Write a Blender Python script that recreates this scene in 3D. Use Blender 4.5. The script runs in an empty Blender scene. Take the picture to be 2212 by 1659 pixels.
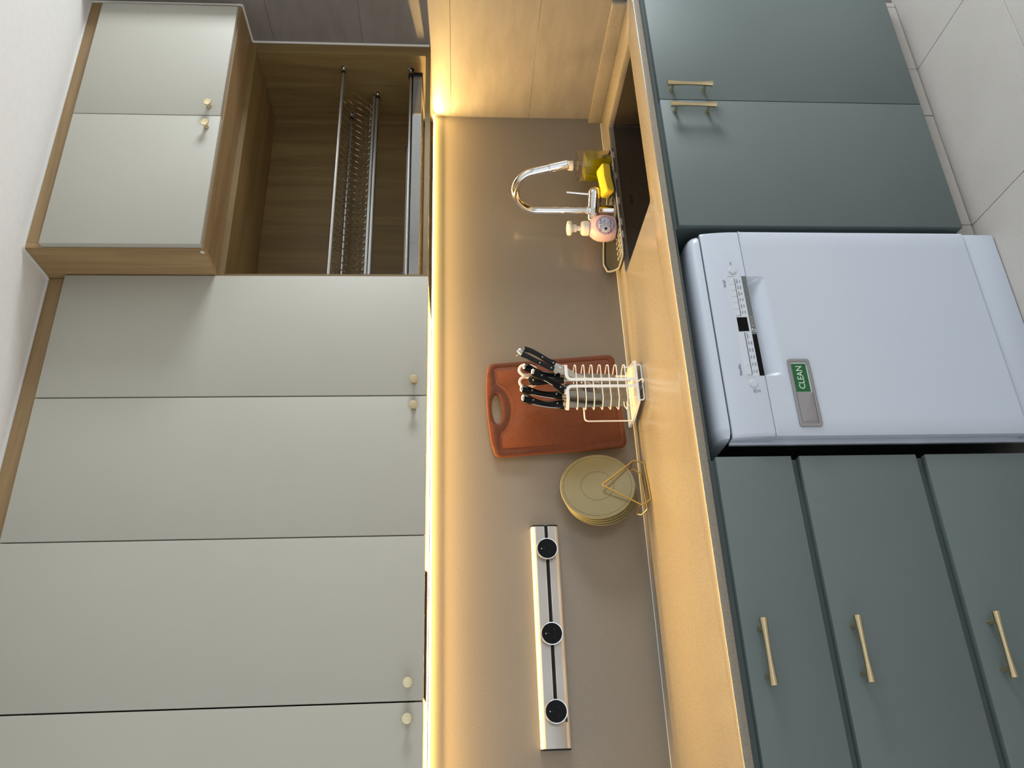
import bpy, bmesh, math, random
from mathutils import Vector, Matrix
random.seed(7)
S = bpy.context.scene
COL = S.collection
PI = math.pi

# ------------------------------------------------------------------ camera
cd = bpy.data.cameras.new('camera'); cam = bpy.data.objects.new('camera', cd); COL.objects.link(cam)
cd.sensor_fit = 'HORIZONTAL'; cd.sensor_width = 36.0; cd.lens = 1722.0788 / 2212 * 36.0
cd.clip_start = 0.02; cd.clip_end = 60
fwd = Vector((0.43197728, 0.89914997, -0.07017805))
rgt = Vector((0.90117382, -0.4334166, -0.00598348))
upv = Vector((0.03579638, 0.06065789, 0.99751654))
M = Matrix((-upv, rgt, -fwd)).transposed().to_4x4()     # the phone was held on its side
M.translation = Vector((-2.30716689, -2.37443006, 1.5051164))
cam.matrix_world = M
S.camera = cam

# ------------------------------------------------------------------ view, world, lights
vs = S.view_settings
vs.view_transform = 'Standard'; vs.look = 'None'; vs.gamma = 1.0; vs.use_curve_mapping = False
vs.exposure = 0.0
w = bpy.data.worlds.new('world'); S.world = w; w.use_nodes = True
bg = w.node_tree.nodes['Background']
bg.inputs[0].default_value = (0.72, 0.83, 1.0, 1); bg.inputs[1].default_value = 1.0

def area(name, loc, size, size_y, power, color, target, spread=PI):
    l = bpy.data.lights.new(name, 'AREA'); l.shape = 'RECTANGLE'; l.size = size; l.size_y = size_y
    l.energy = power; l.color = color; l.spread = spread
    o = bpy.data.objects.new(name, l); COL.objects.link(o); o.location = loc
    o.rotation_euler = (Vector(target) - Vector(loc)).to_track_quat('-Z', 'Y').to_euler()
    return o
area('window_daylight', (2.16, -1.75, 1.62), 0.85, 1.15, 188, (0.78, 0.88, 1.0), (-4, -1.75, 1.62))
area('balcony_daylight', (-2.0, -4.36, 1.45), 3.6, 2.1, 14, (0.76, 0.87, 1.0), (-2.0, 0, 1.45))
area('west_fill', (-4.36, -2.25, 1.45), 2.6, 2.1, 46, (0.78, 0.88, 1.0), (0, -2.25, 1.45))  # added fill from the west, no such source known
LED_COL = (1.0, 0.63, 0.22)

# ------------------------------------------------------------------ node helpers
def mat(name):
    m = bpy.data.materials.new(name); m.use_nodes = True
    nt = m.node_tree; b = nt.nodes['Principled BSDF']
    return m, nt, b
def plain(name, col, rough=0.5, metal=0.0, **kw):
    m, nt, b = mat(name)
    b.inputs['Base Color'].default_value = (*col, 1); b.inputs['Roughness'].default_value = rough
    b.inputs['Metallic'].default_value = metal
    for k, v in kw.items(): b.inputs[k.replace('_', ' ')].default_value = v
    return m
def ramp(nt, src, stops):
    r = nt.nodes.new('ShaderNodeValToRGB'); e = r.color_ramp.elements
    while len(e) < len(stops): e.new(0.5)
    for q, (p, c) in zip(e, stops): q.position = p; q.color = (*c, 1)
    nt.links.new(src, r.inputs[0]); return r.outputs[0]
def noise(nt, scale=(1, 1, 1), s=5.0, detail=3.0, rough=0.5, dist=0.0):
    tc = nt.nodes.new('ShaderNodeTexCoord'); mp = nt.nodes.new('ShaderNodeMapping')
    mp.inputs['Scale'].default_value = scale
    nt.links.new(tc.outputs['Object'], mp.inputs[0])
    n = nt.nodes.new('ShaderNodeTexNoise'); n.inputs['Scale'].default_value = s
    n.inputs['Detail'].default_value = detail; n.inputs['Roughness'].default_value = rough; n.inputs['Distortion'].default_value = dist
    nt.links.new(mp.outputs[0], n.inputs['Vector']); return n.outputs['Fac']
def mixc(nt, a, b, fac, mode='MIX'):
    x = nt.nodes.new('ShaderNodeMix'); x.data_type = 'RGBA'; x.blend_type = mode
    if isinstance(fac, (int, float)): x.inputs[0].default_value = fac
    else: nt.links.new(fac, x.inputs[0])
    for i, v in ((6, a), (7, b)):
        if isinstance(v, tuple): x.inputs[i].default_value = (*v, 1)
        else: nt.links.new(v, x.inputs[i])
    return x.outputs[2]
def bump(nt, b, h, strength=0.1, dist=0.001):
    n = nt.nodes.new('ShaderNodeBump'); n.inputs['Strength'].default_value = strength; n.inputs['Distance'].default_value = dist
    nt.links.new(h, n.inputs['Height']); nt.links.new(n.outputs[0], b.inputs['Normal'])
def noisy(name, stops, scale=(1, 1, 1), s=20, detail=3, rough=0.5, metal=0.0, bmp=0.0, dist=0.0, nr=0.5, **kw):
    m, nt, b = mat(name); f = noise(nt, scale, s, detail, nr, dist)
    nt.links.new(ramp(nt, f, stops), b.inputs['Base Color'])
    b.inputs['Roughness'].default_value = rough; b.inputs['Metallic'].default_value = metal
    for k, v in kw.items(): b.inputs[k.replace('_', ' ')].default_value = v
    if bmp: bump(nt, b, f, bmp)
    return m
def wood(name, axis, k=1.0, bk=1.0):
    sc = {'x': (0.45, 7, 7), 'y': (7, 0.45, 7), 'z': (7, 7, 0.45)}[axis]
    fs = {'x': (1.2, 60, 60), 'y': (60, 1.2, 60), 'z': (60, 60, 1.2)}[axis]
    m, nt, b = mat(name)
    f1 = noise(nt, sc, 1.9, 6, 0.62, 0.9); f2 = noise(nt, fs, 3.0, 3, 0.6)
    c = lambda r, g, bl: (r * k, g * k, bl * k * bk)
    c1 = ramp(nt, f1, [(0.30, c(0.150, 0.092, 0.040)), (0.48, c(0.210, 0.135, 0.061)), (0.56, c(0.240, 0.159, 0.076)), (0.72, c(0.180, 0.113, 0.050))])
    c2 = ramp(nt, f2, [(0.35, (0.90, 0.89, 0.88)), (0.65, (1.05, 1.05, 1.05))])
    nt.links.new(mixc(nt, c1, c2, 0.8, 'MULTIPLY'), b.inputs['Base Color'])
    b.inputs['Roughness'].default_value = 0.52
    bump(nt, b, f2, 0.06, 0.0005)
    return m
def quartz(name, k=1.0):
    m, nt, b = mat(name)
    f1 = noise(nt, (1, 1, 1), 420, 2, 0.6); f2 = noise(nt, (1, 1, 1), 330, 1, 0.5)
    c1 = ramp(nt, f1, [(0.30, (0.235 * k, 0.205 * k, 0.165 * k)), (0.5, (0.29 * k, 0.255 * k, 0.207 * k)), (0.70, (0.34 * k, 0.302 * k, 0.248 * k))])
    c2 = ramp(nt, f2, [(0.24, (0.62, 0.58, 0.52)), (0.31, (1, 1, 1))])
    nt.links.new(mixc(nt, c1, c2, 0.8, 'MULTIPLY'), b.inputs['Base Color'])
    b.inputs['Roughness'].default_value = 0.20
    b.inputs['Specular IOR Level'].default_value = 0.45
    return m

MW_V = wood('wood_lit_vertical', 'z', 1.45); MW_H = wood('wood_lit_horizontal', 'x', 1.25); MN_V = wood('niche_wood_shaded_vertical', 'z', 0.78, 0.72); MN_H = wood('niche_wood_shaded_horizontal', 'x', 0.90, 0.78)  # one wood: niche copies darkened for its shade, outer panels lightened as lit
M_DOOR = noisy('matt_greige_laminate', [(0.3, (0.402, 0.392, 0.345)), (0.7, (0.415, 0.405, 0.357))], s=3, detail=2, rough=0.55)
M_GREEN = noisy('matt_green_laminate', [(0.3, (0.100, 0.130, 0.130)), (0.7, (0.106, 0.138, 0.138))], s=3, detail=2, rough=0.5)
M_GREEN_IN = plain('green_carcass_shaded', (0.075, 0.098, 0.096), 0.55)  # same green as the doors, darkened for the shadow in the recesses
M_QUARTZ = quartz('beige_quartz', 0.80)
M_BRASS = noisy('brushed_brass', [(0.3, (0.56, 0.47, 0.29)), (0.7, (0.68, 0.58, 0.38))], (300, 300, 2), 3, 2, 0.24, 1.0)
M_GOLD = plain('gold_wire', (0.50, 0.32, 0.075), 0.35, 0.8)
M_CHROME = plain('chrome', (0.80, 0.80, 0.80), 0.06, 1.0)
M_STEEL = noisy('brushed_steel', [(0.3, (0.48, 0.48, 0.47)), (0.7, (0.60, 0.60, 0.59))], (200, 200, 3), 3, 2, 0.28, 1.0)
M_BLADE = plain('knife_blade', (0.30, 0.29, 0.27), 0.25, 1.0)
M_ALU = plain('anodised_aluminium', (0.50, 0.49, 0.47), 0.40, 0.9)
M_ALUW = plain('pale_aluminium', (0.74, 0.72, 0.68), 0.38, 0.4)
M_BLACK = plain('black_plastic', (0.006, 0.006, 0.007), 0.35, Specular_IOR_Level=0.25)
M_BLACKG = plain('black_gloss', (0.004, 0.004, 0.005), 0.14, Specular_IOR_Level=0.12)
M_DARK = plain('dark_grey_plastic', (0.045, 0.047, 0.05), 0.45)
M_WHITE = plain('white_enamel', (0.50, 0.555, 0.65), 0.22, Coat_Weight=0.3, Coat_Roughness=0.1)
M_WHITEP = plain('white_plastic', (0.54, 0.585, 0.66), 0.35)
M_WIRE = plain('white_coated_wire', (0.80, 0.79, 0.77), 0.4)
M_CREAM = plain('cream_plastic', (0.80, 0.74, 0.66), 0.4, Subsurface_Weight=0.1)
M_PAINT = noisy('white_paint', [(0.3, (0.80, 0.80, 0.80)), (0.7, (0.83, 0.83, 0.83))], s=60, rough=0.85)
M_WALLP = plain('pale_wall_paint', (0.74, 0.74, 0.73), 0.85)
M_CAULK = plain('white_sealant', (0.62, 0.61, 0.58), 0.5)
M_GROUT = plain('grey_grout', (0.155, 0.138, 0.125), 0.9)
M_GROUTL = plain('pale_grout', (0.62, 0.62, 0.62), 0.9)
M_SINK = noisy('dark_nano_steel', [(0.3, (0.075, 0.060, 0.045)), (0.7, (0.095, 0.076, 0.058))], s=200, rough=0.40, metal=0.5)
M_BOARD = noisy('terracotta_fibre_board', [(0.3, (0.112, 0.028, 0.0075)), (0.7, (0.135, 0.036, 0.010))], s=90, detail=4, rough=0.6, Specular_IOR_Level=0.3)
M_SAGE = plain('sage_silicone', (0.165, 0.148, 0.070), 0.6)
M_MAT = plain('grey_silicone', (0.040, 0.039, 0.037), 0.75, Specular_IOR_Level=0.15)
M_MATL = plain('pale_grey_silicone', (0.30, 0.285, 0.255), 0.5)
M_MATD = plain('dark_grey_silicone', (0.10, 0.105, 0.115), 0.5)
M_SPONGE = noisy('yellow_sponge', [(0.3, (0.60, 0.40, 0.02)), (0.7, (0.72, 0.50, 0.03))], s=300, rough=0.9, bmp=0.3)
M_SCOUR = noisy('black_scourer', [(0.3, (0.008, 0.008, 0.008)), (0.7, (0.03, 0.03, 0.03))], s=500, rough=0.95, bmp=0.4)
M_PINK = plain('pink_plastic', (0.72, 0.50, 0.52), 0.38)
M_LILAC = plain('lilac_print', (0.40, 0.27, 0.42), 0.4)
M_LAB = plain('label_white', (0.58, 0.57, 0.68), 0.4)
M_NAVY = plain('navy_ink', (0.02, 0.035, 0.10), 0.5)
M_RED = plain('red_ink', (0.20, 0.02, 0.04), 0.5)
M_INK = plain('grey_ink', (0.10, 0.11, 0.13), 0.6)
M_LINE = plain('dark_line', (0.02, 0.022, 0.028), 0.5)
M_SIGNG = plain('sign_green', (0.0, 0.10, 0.028), 0.4)
M_SIGNP = plain('sign_pale', (0.50, 0.58, 0.56), 0.4)
M_SIGNT = plain('sign_lettering', (0.62, 0.70, 0.62), 0.4)
M_SILV = plain('silver_plastic', (0.30, 0.30, 0.325), 0.35, 0.6)
M_STRIP = plain('grey_metal_strip', (0.16, 0.19, 0.205), 0.25, 0.6)
M_HOOD = plain('hood_brown', (0.03, 0.018, 0.010), 0.5)
M_TRAY = plain('mirror_tray', (0.62, 0.64, 0.66), 0.05, 1.0)
m, nt, b = mat('clear_plastic')
t_ = nt.nodes.new('ShaderNodeBsdfTransparent'); g_ = nt.nodes.new('ShaderNodeBsdfGlossy'); g_.inputs['Roughness'].default_value = 0.04
t_.inputs[0].default_value = (0.93, 0.90, 0.85, 1)
mx = nt.nodes.new('ShaderNodeMixShader'); lw = nt.nodes.new('ShaderNodeLayerWeight'); lw.inputs[0].default_value = 0.25
nt.links.new(lw.outputs['Facing'], mx.inputs[0]); nt.links.new(t_.outputs[0], mx.inputs[1]); nt.links.new(g_.outputs[0], mx.inputs[2])
nt.links.new(mx.outputs[0], nt.nodes['Material Output'].inputs[0]); M_CLEAR = m
M_LIQ = plain('yellow_liquid', (0.60, 0.56, 0.0), 0.05, Transmission_Weight=0.72, IOR=1.33)
m, nt, b = mat('led_glow'); b.inputs['Base Color'].default_value = (1, .9, .7, 1)
b.inputs['Emission Color'].default_value = (1.0, 0.70, 0.20, 1); b.inputs['Emission Strength'].default_value = 30.0; M_LED = m

def tile_mat(name, lo, hi, streak, rough, s):
    m, nt, b = mat(name)
    f1 = noise(nt, streak, s, 5, 0.6); f2 = noise(nt, (1, 1, 1), 180, 2)
    c = mixc(nt, ramp(nt, f1, [(0.32, lo), (0.68, hi)]), ramp(nt, f2, [(0.3, (0.93, 0.93, 0.93)), (0.7, (1.04, 1.04, 1.04))]), 0.8, 'MULTIPLY')
    nt.links.new(c, b.inputs['Base Color']); b.inputs['Roughness'].default_value = rough
    return m
M_WTILE = tile_mat('grey_streaked_tile', (0.185, 0.165, 0.148), (0.222, 0.201, 0.183), (1, 1.6, 7), 0.42, 3.6)
M_FTILE = tile_mat('grey_porcelain_tile', (0.44, 0.415, 0.39), (0.49, 0.465, 0.44), (1, 1, 1), 0.5, 2.2)

# ------------------------------------------------------------------ mesh helpers
class MB:
    def __init__(s): s.bm = bmesh.new()
    def _keep(s, t):
        me = bpy.data.meshes.new('tmp'); t.to_mesh(me); t.free(); s.bm.from_mesh(me); bpy.data.meshes.remove(me); return s
    def box(s, x0, x1, y0, y1, z0, z1, bev=0.0, seg=2, mtx=None):
        t = bmesh.new(); r = bmesh.ops.create_cube(t, size=1.0)
        bmesh.ops.transform(t, verts=t.verts, matrix=Matrix.Translation(((x0 + x1) / 2, (y0 + y1) / 2, (z0 + z1) / 2)) @ Matrix.Diagonal((abs(x1 - x0), abs(y1 - y0), abs(z1 - z0), 1)))
        if bev: bmesh.ops.bevel(t, geom=t.edges[:], offset=bev, segments=seg, profile=0.5, affect='EDGES')
        if mtx is not None: bmesh.ops.transform(t, verts=t.verts, matrix=mtx)
        return s._keep(t)
    def tube(s, pts, r, n=8, closed=False, fillet=0.0):
        P = [Vector(p) for p in pts]
        if fillet: P = fil(P, fillet, closed)
        N = len(P); rad = r if isinstance(r, (list, tuple)) else [r] * N
        t = bmesh.new(); rings = []; ref = None
        for i in range(N):
            a = P[(i - 1) % N] if (closed or i > 0) else P[i]; c = P[(i + 1) % N] if (closed or i < N - 1) else P[i]
            d = (c - a).normalized()
            if ref is None:
                ref = d.orthogonal().normalized()
            ref = (ref - d * ref.dot(d)).normalized(); q = d.cross(ref)
            rings.append([t.verts.new(P[i] + (ref * math.cos(2 * PI * k / n) + q * math.sin(2 * PI * k / n)) * rad[i]) for k in range(n)])
        for i in range(N if closed else N - 1):
            A, B = rings[i], rings[(i + 1) % N]
            off = 0
            if closed and i == N - 1:
                off = min(range(n), key=lambda o: sum((A[k].co - B[(k + o) % n].co).length for k in range(n)))
            for k in range(n): t.faces.new((A[k], A[(k + 1) % n], B[(k + 1 + off) % n], B[(k + off) % n]))
        if not closed:
            t.faces.new(rings[0][::-1]); t.faces.new(rings[-1])
        bmesh.ops.recalc_face_normals(t, faces=t.faces)
        return s._keep(t)
    def lathe(s, prof, org=(0, 0, 0), axis=(0, 0, 1), n=24):
        t = bmesh.new(); q = Vector((0, 0, 1)).rotation_difference(Vector(axis).normalized()).to_matrix(); o = Vector(org); rings = []
        for r, h in prof:
            if r < 1e-6: rings.append([t.verts.new(o + q @ Vector((0, 0, h)))])
            else: rings.append([t.verts.new(o + q @ Vector((r * math.cos(2 * PI * k / n), r * math.sin(2 * PI * k / n), h))) for k in range(n)])
        for A, B in zip(rings, rings[1:]):
            for k in range(n):
                k2 = (k + 1) % n
                if len(A) == 1 and len(B) == 1: break
                if len(A) == 1: t.faces.new((A[0], B[k2], B[k]))
                elif len(B) == 1: t.faces.new((A[k], A[k2], B[0]))
                else: t.faces.new((A[k], A[k2], B[k2], B[k]))
        if len(rings[0]) > 1: t.faces.new(rings[0][::-1])
        if len(rings[-1]) > 1: t.faces.new(rings[-1])
        bmesh.ops.recalc_face_normals(t, faces=t.faces)
        return s._keep(t)
    def ball(s, c, r, n=20, sc=(1, 1, 1)):
        t = bmesh.new(); bmesh.ops.create_uvsphere(t, u_segments=n, v_segments=n // 2, radius=r)
        bmesh.ops.transform(t, verts=t.verts, matrix=Matrix.Translation(c) @ Matrix.Diagonal((*sc, 1))); return s._keep(t)
    def slab(s, outer, thick, fr=None, holes=(), bev=0.0):
        """flat plate: outline (2d) with holes, thickness along the frame's w axis; fr = (origin, u, v, w)"""
        o, u, v, wv = fr if fr else (Vector((0, 0, 0)), Vector((1, 0, 0)), Vector((0, 1, 0)), Vector((0, 0, 1)))
        o, u, v, wv = Vector(o), Vector(u), Vector(v), Vector(wv)
        t = bmesh.new(); loops = []
        for L in [outer, *holes]: loops.append([t.verts.new(o + u * a + v * c) for a, c in L])
        ed = []
        for L in loops:
            for i in range(len(L)): ed.append(t.edges.new((L[i], L[(i + 1) % len(L)])))
        if holes: bmesh.ops.triangle_fill(t, use_beauty=True, use_dissolve=False, edges=ed)
        else: t.faces.new(loops[0])
        bmesh.ops.recalc_face_normals(t, faces=t.faces)
        ex = bmesh.ops.extrude_face_region(t, geom=t.faces[:])
        bmesh.ops.translate(t, verts=[g for g in ex['geom'] if isinstance(g, bmesh.types.BMVert)], vec=wv * thick)
        bmesh.ops.recalc_face_normals(t, faces=t.faces)
        if bev:
            be = [e for e in t.edges if len(e.link_faces) == 2 and e.calc_face_angle() > 0.9]
            bmesh.ops.bevel(t, geom=be, offset=bev, segments=2, profile=0.5, affect='EDGES')
        return s._keep(t)
    def grid(s, f, nu, nv):
        t = bmesh.new(); V = [[t.verts.new(f(i / nu, j / nv)) for j in range(nv + 1)] for i in range(nu + 1)]
        for i in range(nu):
            for j in range(nv): t.faces.new((V[i][j], V[i + 1][j], V[i + 1][j + 1], V[i][j + 1]))
        return s._keep(t)
    def loft(s, rings, cap=True, closed=True):
        t = bmesh.new(); R = [[t.verts.new(Vector(p)) for p in r] for r in rings]; n = len(R[0])
        for A, B in zip(R, R[1:]):
            for k in range(n if closed else n - 1): t.faces.new((A[k], A[(k + 1) % n], B[(k + 1) % n], B[k]))
        if cap: t.faces.new(R[0][::-1]); t.faces.new(R[-1])
        bmesh.ops.recalc_face_normals(t, faces=t.faces); return s._keep(t)

def fil(P, r, closed):
    """round the corners of a polyline"""
    out = []; N = len(P)
    for i in range(N):
        if not closed and i in (0, N - 1): out.append(P[i]); continue
        a, c, d = P[(i - 1) % N], P[i], P[(i + 1) % N]
        la, ld = (a - c).length, (d - c).length; k = min(r, la * 0.45, ld * 0.45)
        p, q = c + (a - c).normalized() * k, c + (d - c).normalized() * k
        for j in range(5):
            f = j / 4; out.append((p * (1 - f) + c * f) * (1 - f) + (c * (1 - f) + q * f) * f)
    return out
def rrect(x0, x1, y0, y1, r, n=6):
    o = []
    for cx, cy, a in ((x1 - r, y1 - r, 0), (x0 + r, y1 - r, 90), (x0 + r, y0 + r, 180), (x1 - r, y0 + r, 270)):
        for k in range(n + 1): t = math.radians(a + 90 * k / n); o.append((cx + r * math.cos(t), cy + r * math.sin(t)))
    return o
def ell(cx, cy, rx, ry, n=32): return [(cx + rx * math.cos(2 * PI * k / n), cy + ry * math.sin(2 * PI * k / n)) for k in range(n)]

def org(o): return Vector(o['_o']) if o is not None and '_o' in o else Vector((0, 0, 0))
ALL = []
def obj(name, mb, m, parent=None, label=None, kind=None, angle=35):
    me = bpy.data.meshes.new(name); O = org(parent)
    bmesh.ops.translate(mb.bm, verts=mb.bm.verts, vec=-O); mb.bm.to_mesh(me); mb.bm.free()
    for p in me.polygons: p.use_smooth = True
    me.set_sharp_from_angle(angle=math.radians(angle)); me.materials.append(m)
    o = bpy.data.objects.new(name, me); COL.objects.link(o)
    if parent is not None: o.parent = parent
    o['_o'] = tuple(O); ALL.append(o)
    if label: o['label'] = label
    if kind: o['kind'] = kind
    return o
def thing(name, loc, label, cat, group=None):
    o = bpy.data.objects.new(name, None); COL.objects.link(o); o.location = loc; o['_o'] = tuple(loc); o.empty_display_size = 0.05
    o['label'] = label; o['category'] = cat; ALL.append(o)
    if group: o['group'] = group
    return o
def tag(o, label, cat, group=None):
    o['label'] = label; o['category'] = cat
    if group: o['group'] = group
    return o
def dup(o, delta, label=None, parent=None):
    c = o.copy(); COL.objects.link(c); ALL.append(c)
    if parent is None: c.location = o.location + Vector(delta)
    else: c.parent = parent
    if label: c['label'] = label
    for ch in o.children: dup(ch, None, None, c)
    return c
def text(name, s, size, loc, parent, m, rx=PI / 2, align='CENTER', depth=0.00015, sx=1.0, label=None):
    cu = bpy.data.curves.new('lettering', 'FONT'); cu.body = s; cu.size = size; cu.align_x = align; cu.align_y = 'CENTER'; cu.extrude = depth
    cu.resolution_u = 2
    t = bpy.data.objects.new('tmp', cu); COL.objects.link(t)
    dg = bpy.context.evaluated_depsgraph_get(); dg.update()
    me = bpy.data.meshes.new_from_object(t.evaluated_get(dg)); bpy.data.objects.remove(t)
    me.transform(Matrix.Translation(Vector(loc) - org(parent)) @ Matrix.Rotation(rx, 4, 'X') @ Matrix.Diagonal((sx, 1, 1, 1)))
    me.name = name; me.materials.clear(); me.materials.append(m)
    o = bpy.data.objects.new(name, me); COL.objects.link(o); o.parent = parent; o['_o'] = tuple(org(parent)); ALL.append(o)
    if label: o['label'] = label
    return o

# ------------------------------------------------------------------ measured planes (metres; x along the wall, y into it, z up)
ZC = 2.690; ZK = 0.9266; ZKB = 0.9068
YS, YSC = -0.358, -0.337          # shallow door face, shallow carcass face
YD, YDC = -0.508, -0.486          # deep door face, deep carcass face
XD = -0.976; ZU = 1.587           # left end of deep cabinet; underside of the wall cabinets
YB, YBC = -0.6163, -0.596         # base door face, carcass face
XW, XE, YF = -4.3, 2.1, -4.3      # far walls

# ------------------------------------------------------------------ room shell
o = obj('floor', MB().box(XW, XE, YF, 0.12, -0.10, -0.003), M_GROUTL); o['kind'] = 'structure'
TW = 0.6225; first = None
for i in range(-7, 4):
    for j in range(-6, 2):
        x0, y0 = -0.311 + i * TW, -0.946 + j * TW
        if x0 + TW < XW or x0 > XE or y0 + TW < YF or y0 > 0.1: continue
        if first is None:
            first = obj('tile', MB().box(x0 + 0.0012, x0 + TW - 0.0012, y0 + 0.0012, y0 + TW - 0.0012, -0.012, 0.0, 0.0006, 1), M_FTILE, o)
            f0 = (x0, y0)
        else:
            c = first.copy(); COL.objects.link(c); c.parent = o; c.location = (x0 - f0[0], y0 - f0[1], 0)
c = obj('ceiling', MB().box(XW, XE, YF, 0.12, ZC, ZC + 0.1), M_PAINT); c['kind'] = 'structure'
def wall(name, mb, m): q = obj(name, mb, m); q['kind'] = 'structure'; return q
wall('wall_back', MB().box(XW, XE, 0.016, 0.12, -0.003, ZC), M_WALLP)
ww = MB(); y0, y1, z0, z1 = -3.65, -0.85, 0.02, 2.50
ww.box(XW - 0.1, XW, YF, y0, -0.003, ZC).box(XW - 0.1, XW, y1, 0.12, -0.003, ZC).box(XW - 0.1, XW, y0, y1, z1, ZC).box(XW - 0.1, XW, y0, y1, -0.003, z0)
wall('wall_west', ww, M_WALLP)
wn = MB()
for a in (y0, -2.275, y1 - .05): wn.box(XW - .06, XW - .02, a, a + .05, z0, z1)
for a in (z0, z1 - .05): wn.box(XW - .06, XW - .02, y0, y1, a, a + .05)
wn = obj('west_fill_window', wn, M_WHITEP); wn['kind'] = 'structure'  # unseen window, added to give the west fill an opening
for a, c in ((y0 + .05, -2.275), (-2.225, y1 - .05)):
    obj('pane', MB().box(XW - .043, XW - .037, a, c, z0 + .05, z1 - .05), M_CLEAR, wn)
# end wall with the window, front wall with the balcony opening
wl = MB(); y0, y1, z0, z1 = -2.2, -1.3, 1.02, 2.22
wl.box(XE, XE + 0.1, YF, y0, -0.003, ZC).box(XE, XE + 0.1, y1, 0.12, -0.003, ZC).box(XE, XE + 0.1, y0, y1, -0.003, z0).box(XE, XE + 0.1, y0, y1, z1, ZC)
wall('wall_east', wl, M_WALLP)
wn = obj('window_1', MB().box(XE + .02, XE + .06, y0, y1, z0, z0 + .04).box(XE + .02, XE + .06, y0, y1, z1 - .04, z1).box(XE + .02, XE + .06, y0, y0 + .04, z0, z1).box(XE + .02, XE + .06, y1 - .04, y1, z0, z1), M_WHITEP); wn['kind'] = 'structure'
obj('pane', MB().box(XE + .037, XE + .043, y0 + .04, y1 - .04, z0 + .04, z1 - .04), M_CLEAR, wn)
wl = MB(); x0, x1, z0, z1 = -3.85, -0.15, 0.35, 2.52
wl.box(XW, x0, YF - .1, YF, -0.003, ZC).box(x1, XE, YF - .1, YF, -0.003, ZC).box(x0, x1, YF - .1, YF, -0.003, z0).box(x0, x1, YF - .1, YF, z1, ZC)
wall('wall_front', wl, M_WALLP)
wn = MB()
for a in (x0, -2.62, -1.38, x1 - .05): wn.box(a, a + .05, YF - .06, YF - .02, z0, z1)
for a in (z0, z1 - .05): wn.box(x0, x1, YF - .06, YF - .02, a, a + .05)
wn = obj('window_2', wn, M_WHITEP); wn['kind'] = 'structure'
for a, c in ((x0 + .05, -2.62), (-2.57, -1.38), (-1.33, x1 - .05)):
    obj('pane', MB().box(a, c, YF - .043, YF - .037, z0 + .05, z1 - .05), M_CLEAR, wn)
# short tiled wall on the right of the sink
YE = -0.556
wr = wall('wall_right', MB().box(0.009, 0.12, YE, 0.12, -0.003, ZC), M_GROUT)
zz = [0.0, 0.2938, 0.5998, 0.9058, 1.2118, 1.5178, 1.8238, 2.1298, 2.4358, ZC]
for a, c in zip(zz, zz[1:]):
    obj('tile', MB().box(0.0, 0.011, YE, 0.014, a + .0004, c - .0004, 0.0004, 1), M_WTILE, wr)
t1 = obj('trim_1', MB().box(-0.0015, 0.0125, YE - .004, YE - .0002, 0.94, ZC - .001, 0.001, 1), M_ALUW); t1['kind'] = 'structure'
# sealant beads
sl = MB().tube([(-0.001, YDC, ZC - .004), (-0.001, YDC - .002, 2.204), (-0.001, YSC - .003, 2.204), (-0.001, YSC - .003, ZU + .004)], 0.0042, 8, fillet=0.006)
t2 = obj('trim_2', sl, M_CAULK); t2['kind'] = 'structure'
sl = MB().tube([(0, YDC - .001, ZC - .002), (XD - .002, YDC - .001, ZC - .002), (XD - .002, YSC - .002, ZC - .002), (-2.56, YSC - .002, ZC - .002)], 0.004, 8, fillet=0.008)
t2 = obj('trim_3', sl, M_CAULK); t2['kind'] = 'structure'

# ------------------------------------------------------------------ counter run
bs = obj('backsplash', MB().box(-2.62, -0.0005, 0.0, 0.0155, ZK - .001, 1.60), M_QUARTZ)
tag(bs, 'speckled beige quartz backsplash slab between worktop and wall cabinets', 'backsplash')
wt = thing('worktop', (-1.3, -0.3, ZKB), 'long speckled beige quartz worktop with sink cut-out', 'worktop')
CUT = rrect(-0.811, -0.149, -0.508, -0.117, 0.012, 4)
obj('slab', MB().slab([(-2.62, YB + .001), (-0.0005, YB + .001), (-0.0005, -0.001), (-2.62, -0.001)], ZK - ZKB, ((0, 0, ZKB), (1, 0, 0), (0, 1, 0), (0, 0, 1)), [CUT], 0.0012), M_QUARTZ, wt)
obj('side_upstand', MB().box(-0.0225, -0.0005, -0.548, -0.0006, ZK, 0.9752, 0.0012), M_QUARTZ, wt)
obj('end_piece', MB().box(0.0, 0.30, YB + .001, YE - .006, ZKB, ZK, 0.001), M_QUARTZ, wt)
obj('support_rail', MB().box(-1.6612, -0.9796, YBC, YBC + .018, 0.894, ZKB - .0002), M_GREEN_IN, wt, 'green rail under the slab above the dishwasher')
obj('sealant_line', MB().tube([(-2.62, -0.001, ZK + .0004), (-0.024, -0.001, ZK + .0004)], 0.0016, 6), M_CAULK, wt)

# sink
sk = thing('kitchen_sink', (-0.48, -0.31, 0.70), 'dark undermount kitchen sink set in the beige worktop', 'sink')
zb = 0.700; a0, a1, b0, b1 = -0.811, -0.149, -0.508, -0.117
obj('bowl', MB().slab([(a0 - .003, b0 - .003), (a1 + .003, b0 - .003), (a1 + .003, b1 + .003), (a0 - .003, b1 + .003)], ZKB - .0006 - zb, ((0, 0, zb), (1, 0, 0), (0, 1, 0), (0, 0, 1)), [[(a0, b0), (a1, b0), (a1, b1), (a0, b1)]]), M_SINK, sk)
obj('bowl_floor', MB().box(a0 - .002, a1 + .002, b0 - .002, b1 + .002, zb - .003, zb), M_SINK, sk)
obj('corner_seam', MB().tube([(a1 - .001, b1 - .001, zb + .002), (a1 - .001, b1 - .001, ZKB - .002)], 0.0014, 6), M_STEEL, sk, 'bright seam in the back right corner')
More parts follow.
